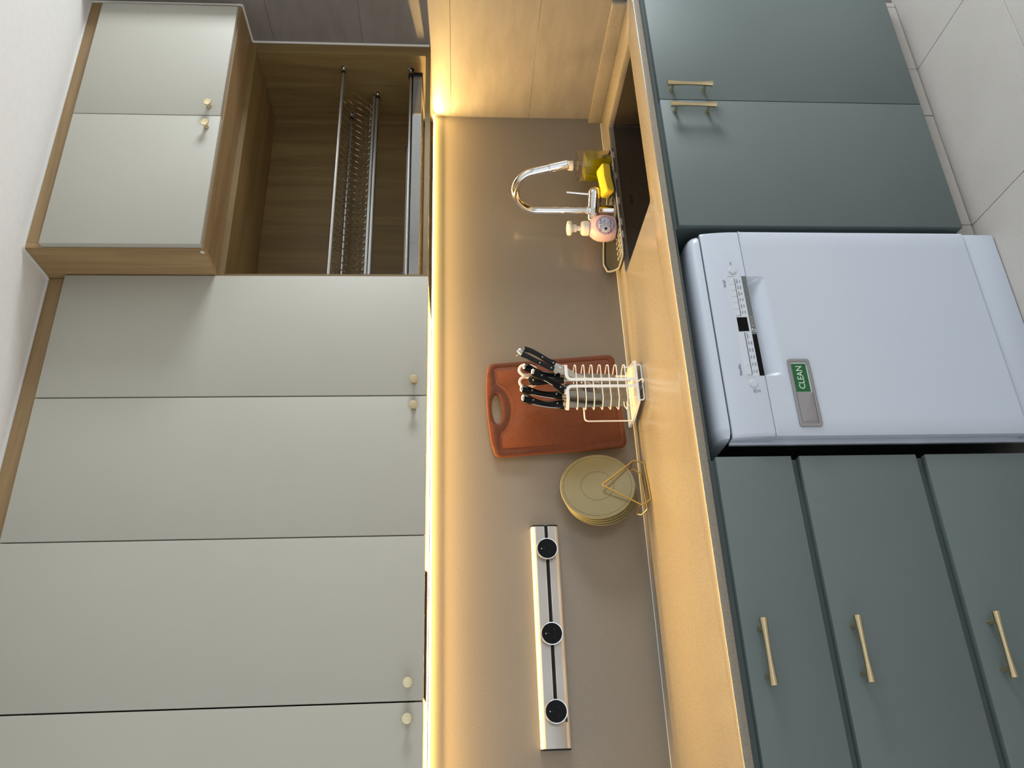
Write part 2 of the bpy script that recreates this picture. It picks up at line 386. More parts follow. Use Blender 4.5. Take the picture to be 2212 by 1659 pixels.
obj('drain', MB().lathe([(0.055, 0), (0.055, .003), (0.040, .004), (0.036, .001), (0, .001)], (-0.48, -0.25, zb), n=28), M_STEEL, sk)
text('lettering', 'Carysil', 0.020, (-0.494, b1 - .0004, 0.8745), sk, M_BLACK, sx=0.9)

# ------------------------------------------------------------------ handles
def bar_handle(name, c, axis, parent, m=M_BRASS):
    """flared bar pull on two posts; c = centre on the door face (face looks to -y)"""
    c = Vector(c); ax = Vector(axis); L = 0.0685; P, R = [], []
    for k in range(13):
        t = -1 + k / 6; P.append(c + Vector((0, -0.031, 0)) + ax * (L * t)); R.append(0.0058 + 0.0032 * t * t)
    h = obj(name, MB().tube(P, R, 16), m, parent)
    for s in (-1, 1):
        q = c + ax * (0.0492 * s)
        obj('post', MB().lathe([(0.0068, 0.0), (0.0060, 0.004), (0.0040, 0.016), (0.0042, 0.030)], q, (0, -1, 0), 16), m, h)
    return h
def knob(c, parent, tilt=0.0):
    k = obj('knob', MB().lathe([(0.0075, 0), (0.0075, 0.003), (0.0050, 0.007), (0.0048, 0.014), (0.0090, 0.018), (0.0122, 0.0200), (0.0128, 0.0225), (0.0120, 0.0240), (0, 0.0225)], c, (0, -1, 0), 24), M_BRASS, parent)
    return k
def door(name, x0, x1, z0, z1, yf, th, m, parent, label=None):
    return obj(name, MB().box(x0, x1, yf, yf + th, z0, z1, 0.0012, 2), m, parent, label)

# ------------------------------------------------------------------ deep overhead cabinet (top right)
dc = thing('overhead_cabinet', (XD / 2, -0.25, 2.206), 'deep top cabinet with two greige doors in a pale wood frame', 'cabinet')
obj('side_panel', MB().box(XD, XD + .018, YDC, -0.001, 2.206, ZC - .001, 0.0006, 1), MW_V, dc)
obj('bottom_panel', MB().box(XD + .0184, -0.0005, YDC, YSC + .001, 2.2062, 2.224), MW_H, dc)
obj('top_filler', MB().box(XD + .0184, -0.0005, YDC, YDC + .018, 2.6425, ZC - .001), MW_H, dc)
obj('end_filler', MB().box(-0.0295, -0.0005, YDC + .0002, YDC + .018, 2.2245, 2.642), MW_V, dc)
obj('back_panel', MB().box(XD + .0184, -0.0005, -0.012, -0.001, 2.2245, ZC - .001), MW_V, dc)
obj('screw_cap', MB().lathe([(0.006, 0), (0.006, .0008), (0, .001)], (XD, -0.470, 2.2125), (-1, 0, 0), 16), M_CAULK, dc)
d = door('door', -0.504, -0.0317, 2.2105, 2.6391, YD, .020, M_DOOR, dc); knob((-0.4715, YD, 2.2468), d)
d = door('door', -0.9748, -0.5070, 2.2085, 2.6391, YD, .020, M_DOOR, dc); knob((-0.5525, YD, 2.2448), d)

# ------------------------------------------------------------------ open dish rack cabinet
nc = thing('dish_cabinet', (-0.49, -0.17, ZU), 'open pale wood wall cabinet holding the chrome dish rack', 'cabinet')
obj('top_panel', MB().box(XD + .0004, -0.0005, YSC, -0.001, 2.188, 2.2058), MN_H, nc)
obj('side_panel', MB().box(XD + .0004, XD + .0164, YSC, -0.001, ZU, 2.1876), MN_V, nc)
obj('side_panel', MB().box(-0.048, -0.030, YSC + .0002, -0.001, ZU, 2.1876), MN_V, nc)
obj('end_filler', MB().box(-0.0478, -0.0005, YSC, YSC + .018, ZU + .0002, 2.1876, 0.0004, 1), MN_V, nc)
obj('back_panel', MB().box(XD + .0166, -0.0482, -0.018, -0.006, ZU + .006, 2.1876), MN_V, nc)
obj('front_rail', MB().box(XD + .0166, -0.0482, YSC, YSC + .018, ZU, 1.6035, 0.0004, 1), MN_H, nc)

# dish rack (two rods, wire plate dividers) and its drip tray
dr = thing('dish_rack', (-0.49, -0.17, 1.79), 'chrome wire plate rack hung on rods inside the open cabinet', 'dish rack')
xl, xr = XD + .0168, -0.0484
def rod(name, y, z, r, parent, a=xl + .012, c=xr - .022):
    q = obj(name, MB().tube([(a, y, z), (c, y, z)], r, 12), M_STEEL, parent)
    for e, d, k in ((a, -1, xl), (c, 1, xr)):
        obj('pin', MB().tube([(e, y, z), (e + .012 * d, y, z)] if d < 0 else [(e, y, z), (k, y, z)], r * .5, 10), M_CHROME, q)
        obj('flange', MB().lathe([(0.011, 0), (0.011, .002), (0.005, .004)], (k, y, z), (-d, 0, 0), 16), M_CHROME, q)
        obj('collar', MB().lathe([(r * 1.15, 0), (r * 1.15, .008)], (e, y, z), (-d, 0, 0), 14), M_BLACK, q)
    return q
rod('front_rod', -0.278, 1.896, 0.0068, dr)
rod('rear_rod', -0.055, 1.893, 0.0068, dr)
rod('middle_rod', -0.160, 1.787, 0.0090, dr)
obj('base_rail', MB().box(xl + .014, xr - .024, -0.172, -0.158, 1.7935, 1.8025, 0.001, 1), M_STEEL, dr)
nw = 31; wfirst = None
for k in range(nw):
    x = xr - .06 - k * (xr - xl - .10) / (nw - 1)
    if wfirst is None:
        P = [(x, -0.272, 1.8945), (x, -0.256, 1.889), (x, -0.236, 1.879), (x, -0.215, 1.864), (x, -0.197, 1.845), (x - .001, -0.180, 1.824), (x - .004, -0.167, 1.810), (x - .010, -0.161, 1.8055), (x - .016, -0.160, 1.811), (x - .017, -0.150, 1.820), (x - .015, -0.118, 1.842), (x - .012, -0.085, 1.866), (x - .010, -0.058, 1.890)]
        wfirst = obj('divider_wire', MB().tube(P, [.0018] * 8 + [.0014, .0008, .0005, .0005, .0005], 6), M_CHROME, dr); wx = x
    else:
        q = wfirst.copy(); COL.objects.link(q); q.parent = dr; q.location = (x - wx, 0, 0)
tr = thing('drip_tray', (-0.49, -0.17, 1.62), 'mirror-finish drip tray hung on rods under the plate rack', 'tray')
rod('front_rod', -0.275, 1.658, 0.0062, tr)
obj('second_rod', MB().tube([(xl + .02, -0.255, 1.656), (xr - .03, -0.255, 1.656)], 0.0055, 10), M_STEEL, tr)
obj('rear_rod', MB().tube([(xl + .02, -0.045, 1.66), (xr - .02, -0.045, 1.66)], 0.006, 10), M_STEEL, tr)
obj('pan', MB().loft([[(x, y, z) for y, z in ((-.284, 1.649), (-.284, 1.6185), (-.061, 1.6185), (-.061, 1.645), (-.063, 1.645), (-.063, 1.6205), (-.2815, 1.6205), (-.2815, 1.649))] for x in (xl + .03, xr - .042)]), M_TRAY, tr)
for a, c in ((xr - .042, xr - .026), (xl + .012, xl + .03)):
    obj('end_bracket', MB().box(a, c, -0.288, -0.03, 1.616, 1.650, 0.002), M_BLACK, tr, 'black plastic end bracket')
    obj('rod_clip', MB().box(a, c, -0.284, -0.262, 1.6505, 1.667, 0.003), M_BLACK, tr, 'black plastic rod clip')
for y in (-.20, -.15): obj('cutlery_rod', MB().tube([(-0.93, y, 1.668), (-0.33, y, 1.668)], 0.005, 10), M_STEEL, tr)
for x in (-0.332, -0.875): obj('rod_cap', MB().box(x - .011, x + .011, -0.208, -0.142, 1.655, 1.677, 0.003), M_DARK, tr)

# ------------------------------------------------------------------ shallow wall cabinets
def wall_cabinet(x1, xm, x0, label, hood=None):
    cb = thing('wall_cabinet', ((x0 + x1) / 2, -0.17, ZU), label, 'cabinet', None)
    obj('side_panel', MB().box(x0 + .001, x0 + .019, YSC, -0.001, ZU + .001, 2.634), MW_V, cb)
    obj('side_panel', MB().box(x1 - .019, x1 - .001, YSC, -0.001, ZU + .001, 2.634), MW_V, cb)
    out = [(x0 + .0192, YSC), (x1 - .0192, YSC), (x1 - .0192, -0.001), (x0 + .0192, -0.001)]
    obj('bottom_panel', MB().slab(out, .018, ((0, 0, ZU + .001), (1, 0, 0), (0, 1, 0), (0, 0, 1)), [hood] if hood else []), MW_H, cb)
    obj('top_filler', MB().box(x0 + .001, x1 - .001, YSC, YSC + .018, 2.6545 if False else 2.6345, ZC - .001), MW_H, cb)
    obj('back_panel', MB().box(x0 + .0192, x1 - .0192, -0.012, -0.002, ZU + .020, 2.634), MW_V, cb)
    dd = door('door', xm + .0018, x1 - .0015, 1.5862, 2.6322, YS, .020, M_DOOR, cb); e = door('door', x0 + .0015, xm - .0018, 1.5862, 2.6322, YS, .020, M_DOOR, cb)
    knob((xm + .0405, YS, 1.6218), dd); knob((xm - .0375, YS, 1.6218), e)
    return cb
wall_cabinet(-0.9785, -1.3715, -1.7659, 'tall greige two-door wall cabinet right beside the open dish rack')
HX0, HX1, HY0, HY1 = -2.150, -1.806, -0.325, -0.105
wall_cabinet(-1.7659, -2.1623, -2.5575, 'tall greige two-door wall cabinet over the power track, with hood slot', [(HX0, HY0), (HX1, HY0), (HX1, HY1), (HX0, HY1)])
hd = thing('range_hood', (-1.98, -0.21, 1.60), 'slim dark cooker hood recessed in the wall cabinet underside', 'hood')
rc = lambda d: [(HX0 + d, HY0 + d), (HX1 - d, HY0 + d), (HX1 - d, HY1 - d), (HX0 + d, HY1 - d)]
obj('housing', MB().slab(rc(.001), .10, ((0, 0, ZU + .004), (1, 0, 0), (0, 1, 0), (0, 0, 1)), [rc(.003)]), M_HOOD, hd)
obj('filter', MB().box(HX0 + .003, HX1 - .003, HY0 + .003, HY1 - .003, 1.64, 1.648), M_HOOD, hd)

# ------------------------------------------------------------------ LED strip
led = thing('led_strip', (-1.28, -0.012, 1.583), 'thin warm LED light strip along the top of the backsplash', 'light strip')
obj('channel', MB().box(-2.61, -0.004, -0.016, -0.0005, 1.5855, 1.5885), M_ALU, led)
obj('diffuser', MB().box(-2.61, -0.004, -0.0145, -0.002, 1.5810, 1.5855, 0.0015), M_LED, led)
lo = area('led_lamp', (-1.307, -0.015, 1.5770), 2.60, 0.010, 39.0, LED_COL, (-1.307, -0.026, 0.9), math.radians(152))
lo.rotation_euler = (math.radians(-50), 0, 0); lo.parent = led; lo.location = Vector((-1.307, -0.015, 1.5770)) - org(led)

# ------------------------------------------------------------------ base units
sc_ = thing('sink_cabinet', (-0.49, -0.3, 0.0723), 'matt green sink base cabinet with two doors and brass bar pulls', 'cabinet')
obj('side_panel', MB().box(-0.979, -0.961, YBC, -0.02, 0.074, ZKB - .001), M_GREEN_IN, sc_)
obj('side_panel', MB().box(-0.018, -0.0005, YBC, -0.02, 0.074, ZKB - .001), M_GREEN_IN, sc_)
obj('bottom_panel', MB().box(-0.9608, -0.0182, YBC, -0.02, 0.074, 0.092), M_GREEN_IN, sc_)
obj('top_rail', MB().box(-0.9608, -0.0182, YBC, YBC + .018, 0.84, ZKB - .001), M_GREEN_IN, sc_)
obj('end_filler', MB().box(-0.049, -0.001, YB + .002, YBC - .0003, 0.0723, 0.888), M_GREEN, sc_)
d = door('door', -0.5135, -0.051, 0.0723, 0.888, YB, .020, M_GREEN, sc_); bar_handle('handle', (-0.4800, YB, 0.7995), (0, 0, 1), d)
d = door('door', -0.979, -0.5163, 0.0723, 0.888, YB, .020, M_GREEN, sc_); bar_handle('handle', (-0.5640, YB, 0.8000), (0, 0, 1), d)
du = thing('drawer_cabinet', (-2.11, -0.3, 0.0723), 'matt green drawer base cabinet with three wide drawers', 'cabinet')
X0, X1 = -2.557, -1.6588
obj('side_panel', MB().box(X1 - .021, X1 - .003, YBC, -0.02, 0.074, ZKB - .001), M_GREEN_IN, du)
obj('side_panel', MB().box(X0 + .003, X0 + .021, YBC, -0.02, 0.074, ZKB - .001), M_GREEN_IN, du)
for a, c in ((0.84, ZKB - .001), (0.672, 0.714), (0.357, 0.402), (0.074, 0.092)):
    obj('rail', MB().box(X0 + .0212, X1 - .0212, YBC, YBC + .018, a, c), M_GREEN_IN, du)
for z0, z1, hz in ((0.7027, 0.888, 0.849), (0.3913, 0.683, 0.640), (0.0723, 0.3681, 0.326)):
    d = door('drawer', X0, X1, z0, z1, YB, .020, M_GREEN, du); bar_handle('handle', (-2.1075, YB, hz), (1, 0, 0), d)
pl = thing('plinth', (-0.49, -0.566, 0.0), 'low grey tile plinth under the green sink cabinet', 'plinth')
obj('backing', MB().box(-1.02, -0.0005, -0.561, -0.548, 0.0005, 0.073), M_GROUT, pl)
xs = [-0.0005, -0.023, -0.311, -0.510, -0.663, -0.933, -1.02]
for a, c in zip(xs, xs[1:]):
    loose = (a == -0.510)
    obj('tile', MB().box(c + .0009, a - .0009, -0.5665 + (.002 if loose else 0), -0.5605, 0.0035 if not loose else .002, 0.0728 if not loose else .040, 0.0006, 1), M_FTILE, pl)
obj('tile', MB().box(-0.6621, -0.5109, -0.5665, -0.5605, 0.042, 0.0728), M_FTILE, pl)

# ------------------------------------------------------------------ dishwasher
dw = thing('dishwasher', (-1.312, -0.33, 0.0), 'white freestanding dishwasher between the green base cabinets', 'dishwasher')
DX0, DX1, DYF = -1.613, -1.0131, -0.635
obj('body', MB().box(DX0 + .030, DX1 - .030, -0.580, -0.05, 0.06, 0.838, 0.004), M_DARK, dw)
obj('front_flange', MB().box(DX0 - .006, DX0 + .031, -0.590, -0.579, 0.062, 0.838, .001), M_WHITE, dw); obj('front_flange', MB().box(DX1 - .031, DX1 - .001, -0.590, -0.579, 0.062, 0.838, .001), M_WHITE, dw)
prof = [(-0.055, 0.842), (-0.612, 0.842), (-0.6205, 0.8425), (-0.6195, 0.851), (-0.614, 0.860), (-0.603, 0.867), (-0.586, 0.8705), (-0.56, 0.872), (-0.055, 0.872)]
rings = []
for x, k in ((DX0, .03), (DX0 + .004, .012), (DX0 + .014, .003), (DX0 + .03, 0), (DX1 - .03, 0), (DX1 - .014, .003), (DX1 - .004, .012), (DX1, .03)):
    rings.append([(x, min(-0.055, y + k * 0.9) if y < -.1 else y, z - (k * .35 if z > .85 else 0)) for y, z in prof])
obj('worktop', MB().loft(rings), M_WHITE, dw)
# door with the scooped grip, and the curved control panel above it
def sm(t): t = max(0, min(1, t)); return t * t * (3 - 2 * t)
GX0, GX1 = -1.4530, -1.1590
def dface(x, z):
    a = sm((z - 0.684) / 0.050) * sm((x - GX0) / 0.012) * sm((GX1 - x) / 0.012)
    return DYF + 0.024 * a
xs = sorted(set([DX0 + .008, DX1 - .008, GX0 - .001, GX1 + .001] + [GX0 + .001 * k for k in range(0, 14, 2)] + [GX1 - .001 * k for k in range(0, 14, 2)] + [GX0 + .02 + k * .0255 for k in range(11)] + [DX0 + .05, DX1 - .05]))
zs = [0.0985, 0.13, 0.3, 0.5, 0.62, 0.668] + [0.672 + .004 * k for k in range(16)] + [0.7345]
t = bmesh.new(); V = [[t.verts.new((x, dface(x, z), z)) for z in zs] for x in xs]
for i in range(len(xs) - 1):
    for j in range(len(zs) - 1): t.faces.new((V[i][j], V[i + 1][j], V[i + 1][j + 1], V[i][j + 1]))
bnd = [e for e in t.edges if e.is_boundary]
# bevelled rim and sides of the door leaf
def ring_pts(dx, y): return None
ex = bmesh.ops.extrude_edge_only(t, edges=bnd); nv = [g for g in ex['geom'] if isinstance(g, bmesh.types.BMVert)]
for v in nv:
    cx = (DX0 + DX1) / 2
    top = v.co.z > .73; bot = v.co.z < .0986
    if abs(v.co.x - DX0 - .008) < 1e-5: v.co.x = DX0
    if abs(v.co.x - DX1 + .008) < 1e-5: v.co.x = DX1
    if not top: v.co.y += 0.0035
    else: v.co.y += 0.001; v.co.z += .0006
    if bot: v.co.z -= .0015
bnd = [e for e in t.edges if e.is_boundary]
ex = bmesh.ops.extrude_edge_only(t, edges=bnd)
for g in ex['geom']:
    if isinstance(g, bmesh.types.BMVert):
        g.co.y = -0.592
        if abs(g.co.x - DX0) < 1e-4: g.co.x += .006
bmesh.ops.recalc_face_normals(t, faces=t.faces)
dm = MB(); dm._keep(t); dm.box(DX0 + .006, DX1 - .002, -0.595, -0.583, 0.098, 0.734)
dd = obj('door', dm, M_WHITE, dw, angle=50)
def cpy(z): return DYF + 0.011 * max(0, (z - 0.736) / 0.102) ** 2
zs2 = [0.7365, 0.7375, 0.742, 0.752, 0.762, 0.775, 0.79, 0.805, 0.82, 0.832, 0.8385]
rings = []
for x, k in ((DX0, .0045), (DX0 + .003, .0012), (DX0 + .008, 0), (DX1 - .008, 0), (DX1 - .003, .0012), (DX1, .0045)):
    rings.append([(x, cpy(z) + k + (.0015 if z > .838 or z < .737 else 0), z) for z in zs2] + [(x, -0.585, 0.8385), (x, -0.585, 0.7365)])
cp = obj('control_panel', MB().loft(rings), M_WHITE, dw, angle=50)
def on(z, d=0.0): return cpy(z) - d
def plate(x0, x1, z0, z1, d, m, name, par, th=.0012, label=None, bev=0.0):
    q = MB(); ya, yb = on(z0), on(z1)
    R = [[(x0, ya - d, z0), (x1, ya - d, z0), (x1, yb - d, z1), (x0, yb - d, z1)], [(x0, ya - d + th, z0), (x1, ya - d + th, z0), (x1, yb - d + th, z1), (x0, yb - d + th, z1)]]
    q.loft(R); return obj(name, q, m, par, label)
plate(GX0 + .0005, GX1 - .0005, 0.7500, 0.7860, 0.0004, M_WHITEP, 'control_strip', dw)
for x0, x1, z0, z1 in ((GX0, GX1, .7862, .7868), (GX0 - .0006, GX0, .737, .7868), (GX1, GX1 + .0006, .737, .7868)):
    plate(x0, x1, z0, z1, .0006, M_INK if x0 > -1.3 else M_CAULK, 'strip_edge', dw)
plate(-1.3345, GX1 - .0006, 0.7370, 0.7495, 0.0005, M_STRIP, 'handle_strip', dw, label='grey metallic strip above the grip')
plate(GX0 + .0006, -1.3348, 0.7370, 0.7495, 0.0005, M_BLACKG, 'handle_strip', dw, label='dark reflection painted black on the strip above the grip')  # dark room mirrored in the strip, painted as a black half
plate(-1.3250, -1.2840, 0.7550, 0.7815, 0.0008, M_BLACKG, 'display', dw)
for k in range(6):
    x1 = -1.1655 - k * 0.01885
    plate(x1 - .0178, x1, 0.7705, 0.7830, 0.0016, M_WHITEP, 'button', dw, .002)
plate(-1.2790, -1.1655, 0.7688, 0.7702, 0.0010, M_LINE, 'underline', dw)
plate(-1.4485, -1.4310, 0.7690, 0.7820, 0.0016, M_WHITEP, 'button', dw, .002)
plate(-1.4485, -1.3290, 0.7672, 0.7686, 0.0010, M_LINE, 'underline', dw)
for x, z in ((-1.1395, 0.7695), (-1.4725, 0.7685)):
    obj('round_button', MB().lathe([(0.0105, 0), (0.0100, .0022), (0.0092, .0030), (0, .0034)], (x, on(z) + .0003, z), (0, -1, -.05), 28), M_WHITEP, dw)
    obj('button_ring', MB().lathe([(0.0112, -.0005), (0.0117, .0004), (0.0106, .0006)], (x, on(z) + .0002, z), (0, -1, -.05), 28), M_CAULK, dw)
def dtx(s, x, z, size=.0062, sx=0.85, al='CENTER', m=M_INK, d=.0010): return text('lettering', s, size, (x, on(z, d), z), dw, m, PI / 2 - .08, al, .0001, sx)
for k, (a, c) in enumerate((('Machine', 'Care'), ('Speed', 'Perfect'), ('Hygiene', 'Plus'), ('Half', 'Load'), ('Remote', 'Start'), ('Start', 'in hr'))):
    x = -1.1745 - k * 0.01885; dtx(a, x, 0.7640, .0050, .8); dtx(c, x, 0.7570, .0050, .8)
for k, (a, c) in enumerate((('Eco', 'Wash'), ('Auto', 'Wash'), ('Brisk', 'Wash'), ('Quick', '60 min'), ('Quick', 'Wash'), ('Favourite', '*'))):
    x = -1.4400 + k * 0.0202; dtx(a, x, 0.7625, .0050, .8); dtx(c, x, 0.7555, .0050, .8)
dtx('>', -1.4235, 0.7755, .006)
dtx('SilencePlus', -1.4340, 0.7955, .0092, .8); dtx('Serie|2', -1.1795, 0.7970, .0090, .9); dtx('Start', -1.1170, 0.7720, .0060)
dtx('On/', -1.4945, 0.7605, .0048); dtx('Off', -1.4945, 0.7560, .0048)
obj('power_symbol', MB().tube([(-1.4945 + .0038 * math.cos(a), on(.768, .0008), .768 + .0038 * math.sin(a)) for a in [2 * PI * k / 16 for k in range(16)]], .0004, 5, True), M_INK, dw); obj('power_symbol', MB().box(-1.4949, -1.4941, on(.769, .001), on(.769, .0006), .768, .7725), M_INK, dw)
dtx('BOSCH', -1.2975, 0.7432, .0105, .95, m=M_CHROME, d=.0012)
em = obj('emblem', MB().tube([(-1.3238 + .0048 * math.cos(a), on(.7432, .0009), .7432 + .0048 * math.sin(a)) for a in [2 * PI * k / 20 for k in range(20)]], .0006, 5, True), M_CHROME, dw)
for q_ in ((-1.3260, -1.3252, .7405, .7459), (-1.3224, -1.3216, .7405, .7459), (-1.3256, -1.3220, .7428, .7436)):
    obj('emblem_bar', MB().box(q_[0], q_[1], on(.7432, .0012), on(.7432, .0004), q_[2], q_[3]), M_CHROME, em)
obj('kick_plate', MB().box(DX0 + .002, DX1 - .001, -0.6285, -0.60, 0.0035, 0.0940, 0.002), M_WHITE, dw)
obj('seal_gap', MB().box(DX0 + .008, DX1 - .004, -0.60, -0.584, 0.0945, 0.0972), M_BLACK, dw); obj('seal_gap', MB().box(DX0 + .008, DX1 - .004, -0.60, -0.5835, 0.7349, 0.7364), M_BLACK, dw)
obj('gap_line', MB().box(DX0 + .004, DX1 - .003, -0.612, -0.585, 0.8388, 0.8418), M_BLACK, dw)
obj('foot', MB().lathe([(.02, 0), (.02, .006), (.008, .008), (.008, .061)], (DX0 + .06, -0.56, 0), n=14), M_BLACK, dw)
obj('foot', MB().lathe([(.02, 0), (.02, .006), (.008, .008), (.008, .061)], (DX1 - .06, -0.56, 0), n=14), M_BLACK, dw)

# magnet sign on the dishwasher door
ms = thing('magnet_sign', (-1.5, DYF - .0005, 0.617), 'silver sliding magnet sign reading CLEAN on the white dishwasher door', 'sign')
fr = ((0, DYF - .0006, 0), (1, 0, 0), (0, 0, 1), (0, -1, 0))
obj('frame', MB().slab(rrect(-1.5925, -1.4085, 0.6180, 0.6745, .007), .0055, fr, [rrect(-1.5845, -1.4165, 0.6255, 0.6670, .002)], .0009), M_SILV, ms)
obj('face_plate', MB().slab(rrect(-1.5850, -1.4160, 0.6250, 0.6675, .002), .0022, fr), M_SIGNP, ms)
obj('green_panel', MB().slab(rrect(-1.4985, -1.4220, 0.6290, 0.6655, .0008), .0028, fr), M_SIGNG, ms, 'green panel behind the word')
text('lettering', 'CLEAN', .0225, (-1.4595, DYF - .0037, 0.6475), ms, M_SIGNT, sx=.92)
obj('slider', MB().slab(rrect(-1.5840, -1.5000, 0.6262, 0.6663, .002), .0040, fr, bev=.0008), M_SILV, ms)
obj('slider_lip', MB().box(-1.5790, -1.5755, DYF - .0062, DYF - .0040, 0.6285, 0.6640, .0006), M_SILV, ms)

# ------------------------------------------------------------------ power track with three round sockets
pt = thing('power_track', (-1.963, -0.015, 1.2), 'slim aluminium power track on the backsplash left of the trivets', 'power track')
TX0, TX1, TZ0, TZ1 = -2.2735, -1.6540, 1.2000, 1.2815
prof = [(-0.0008, TZ0), (-0.020, TZ0), (-0.0272, TZ0 + .004), (-0.030, TZ0 + .012), (-0.030, 1.2312), (-0.0255, 1.2322), (-0.0255, 1.2412), (-0.030, 1.2422), (-0.030, TZ1 - .012), (-0.0272, TZ1 - .004), (-0.020, TZ1), (-0.0008, TZ1)]
obj('rail', MB().loft([[(x, y, z) for y, z in prof] for x in (TX0 + .004, TX1 - .004)]), M_ALUW, pt, angle=50)
obj('front_strip', MB().box(-2.1895, TX1 - .0042, -0.0306, -0.0296, 1.2440, 1.2690), M_ALU, pt)
obj('front_strip', MB().box(-2.1895, TX1 - .0042, -0.0306, -0.0296, 1.2115, 1.2295), M_ALU, pt)
obj('slot', MB().box(-2.1895, TX1 - .004, -0.0262, -0.0254, 1.2322, 1.2412), M_BLACK, pt)
obj('end_section', MB().box(TX0 + .0045, -2.1905, -0.0312, -0.0250, 1.2110, 1.2695, .0006), M_ALU, pt)
for a, c in ((TX0, TX0 + .004), (TX1 - .004, TX1)):
    obj('end_cap', MB().loft([[(x, y * 1.02 if y < -.01 else y, z) for y, z in prof] for x in (a, c)]), M_BLACK, pt)
obj('badge', MB().box(-2.2040, -2.1905, -0.0318, -0.0310, 1.2070, 1.2120), M_BLACK, pt)
s0 = None
for x, lb in ((-1.7315, 'round black socket on the power track, nearest the trivets'), (-1.9735, 'round black socket in the middle of the power track'), (-2.1775, 'round black socket on the power track, farthest from the trivets')):
    if s0 is None:
        s0 = thing('socket', (x, -0.0308, 1.2390), lb, 'socket', 'sockets on the power track'); C0 = (x, -0.0308, 1.2390)
        obj('base', MB().lathe([(0.0285, 0), (0.0300, .003), (0.0312, .017)], C0, (0, -1, 0), 40), M_DARK, s0)
        obj('ring', MB().lathe([(0.0312, .0172), (0.0320, .0215), (0.0312, .0240), (0.0288, .0238), (0.0283, .0172)], C0, (0, -1, 0), 48), M_CHROME, s0)
        obj('face', MB().lathe([(0.0282, .0175), (0.0282, .0228), (0, .0228)], C0, (0, -1, 0), 40), M_BLACKG, s0)
        for dx, dz, a, c in ((0, .011, .002, .004), (-.0105, -.007, .0035, .002), (.0105, -.007, .0035, .002)):
            obj('pin_slot', MB().box(x + dx - a, x + dx + a, -0.0540, -0.0535, 1.239 + dz - c, 1.239 + dz + c), M_BLACK, s0)
        obj('mark', MB().box(x - .0012, x + .0012, -0.0541, -0.0535, 1.2545, 1.2575), M_CAULK, s0)
    else: dup(s0, (x + 1.7315, 0, 0), lb)

# ------------------------------------------------------------------ faucet
fc = thing('faucet', (-0.512, -0.075, ZK), 'chrome gooseneck kitchen faucet behind the sink', 'faucet')
FX, FY = -0.512, -0.075
obj('column', MB().lathe([(0.0242, 0.0), (0.0242, .006), (0.0225, .009), (0.0225, 0.056), (0.0225, 0.062), (0.0215, 0.100), (0.0185, 0.106)], (FX, FY, ZK + .0002), n=32), M_CHROME, fc)
az = math.radians(22); hd_ = Vector((math.sin(az), -math.cos(az), 0))
B0 = Vector((FX, FY, ZK + .0900))
sp = []; R_ = 0.0765; zt_ = 1.212
for k in range(6): sp.append(Vector((FX, FY, 1.030 + (zt_ - 1.030) * k / 5)))
A_ = math.radians(169)
for k in range(1, 19):
    a = A_ * k / 18; sp.append(Vector((FX, FY, zt_)) + hd_ * (R_ * (1 - math.cos(a))) + Vector((0, 0, R_ * math.sin(a) * 1.06)))
e_ = sp[-1]; dn = (sp[-1] - sp[-2]).normalized()
sp += [e_ + dn * .02, e_ + dn * .050]
obj('spout', MB().tube(sp, 0.0152, 24), M_CHROME, fc)
obj('aerator', MB().tube([sp[-1] + dn * .0006, sp[-1] + dn * .002, sp[-1] + dn * .064, sp[-1] + dn * .068], [0.0154, 0.0164, 0.0164, 0.0152], 24), M_CHROME, fc)
sd = Vector((0.84, -0.52, -0.06)).normalized(); MB0 = B0 - Vector((0, 0, .012))
obj('mixer_body', MB().lathe([(0.0235, -.036), (0.0262, -.031), (0.0265, 0.040), (0.0255, .0405), (0.0255, .0425), (0.0265, .043), (0.0270, .053)], MB0, sd, 32), M_CHROME, fc)
bc = MB0 + sd * .060
obj('lever_ball', MB().ball(bc, 0.0278, 32), M_CHROME, fc)
obj('lever', MB().tube([bc + Vector((.0, 0, .024)), bc + Vector((.003, .0, .060)), bc + Vector((.006, -.002, .104))], [.0048, .0044, .0046], 14), M_CHROME, fc)

# ------------------------------------------------------------------ silicone splash mat behind the sink
MXR, MXL = -0.272, -0.752
def msurf(u, v, h=0.0):   # u 0 right .. 1 left, v 0 front .. 1 back
    x = MXR + (MXL - MXR) * u
    lift = 0.046 * sm((u - .12) / .85)
    y = -0.152 + 0.124 * v
    return Vector((x, y, ZK + .0012 + lift * max(0, (v - .70) / .30) ** 1.35 + h))
sm_ = thing('splash_mat', (-0.51, -0.09, ZK), 'grey silicone splash mat with ridges lying around the faucet base', 'mat')
hole_u = (FX - MXR) / (MXL - MXR)
def corner(u, v):   # round the plan corners
    r = 0.05; rv = 0.20
    du = max(0, r - min(u, 1 - u)) / r; dv = max(0, rv - min(v, 1 - v)) / rv
    if du > 0 and dv > 0:
        l = math.hypot(du, dv)
        if l > 1:
            cu = r if u < .5 else 1 - r; cv = rv if v < .5 else 1 - rv
            u = cu + (u - cu) / l; v = cv + (v - cv) / l
    return u, v
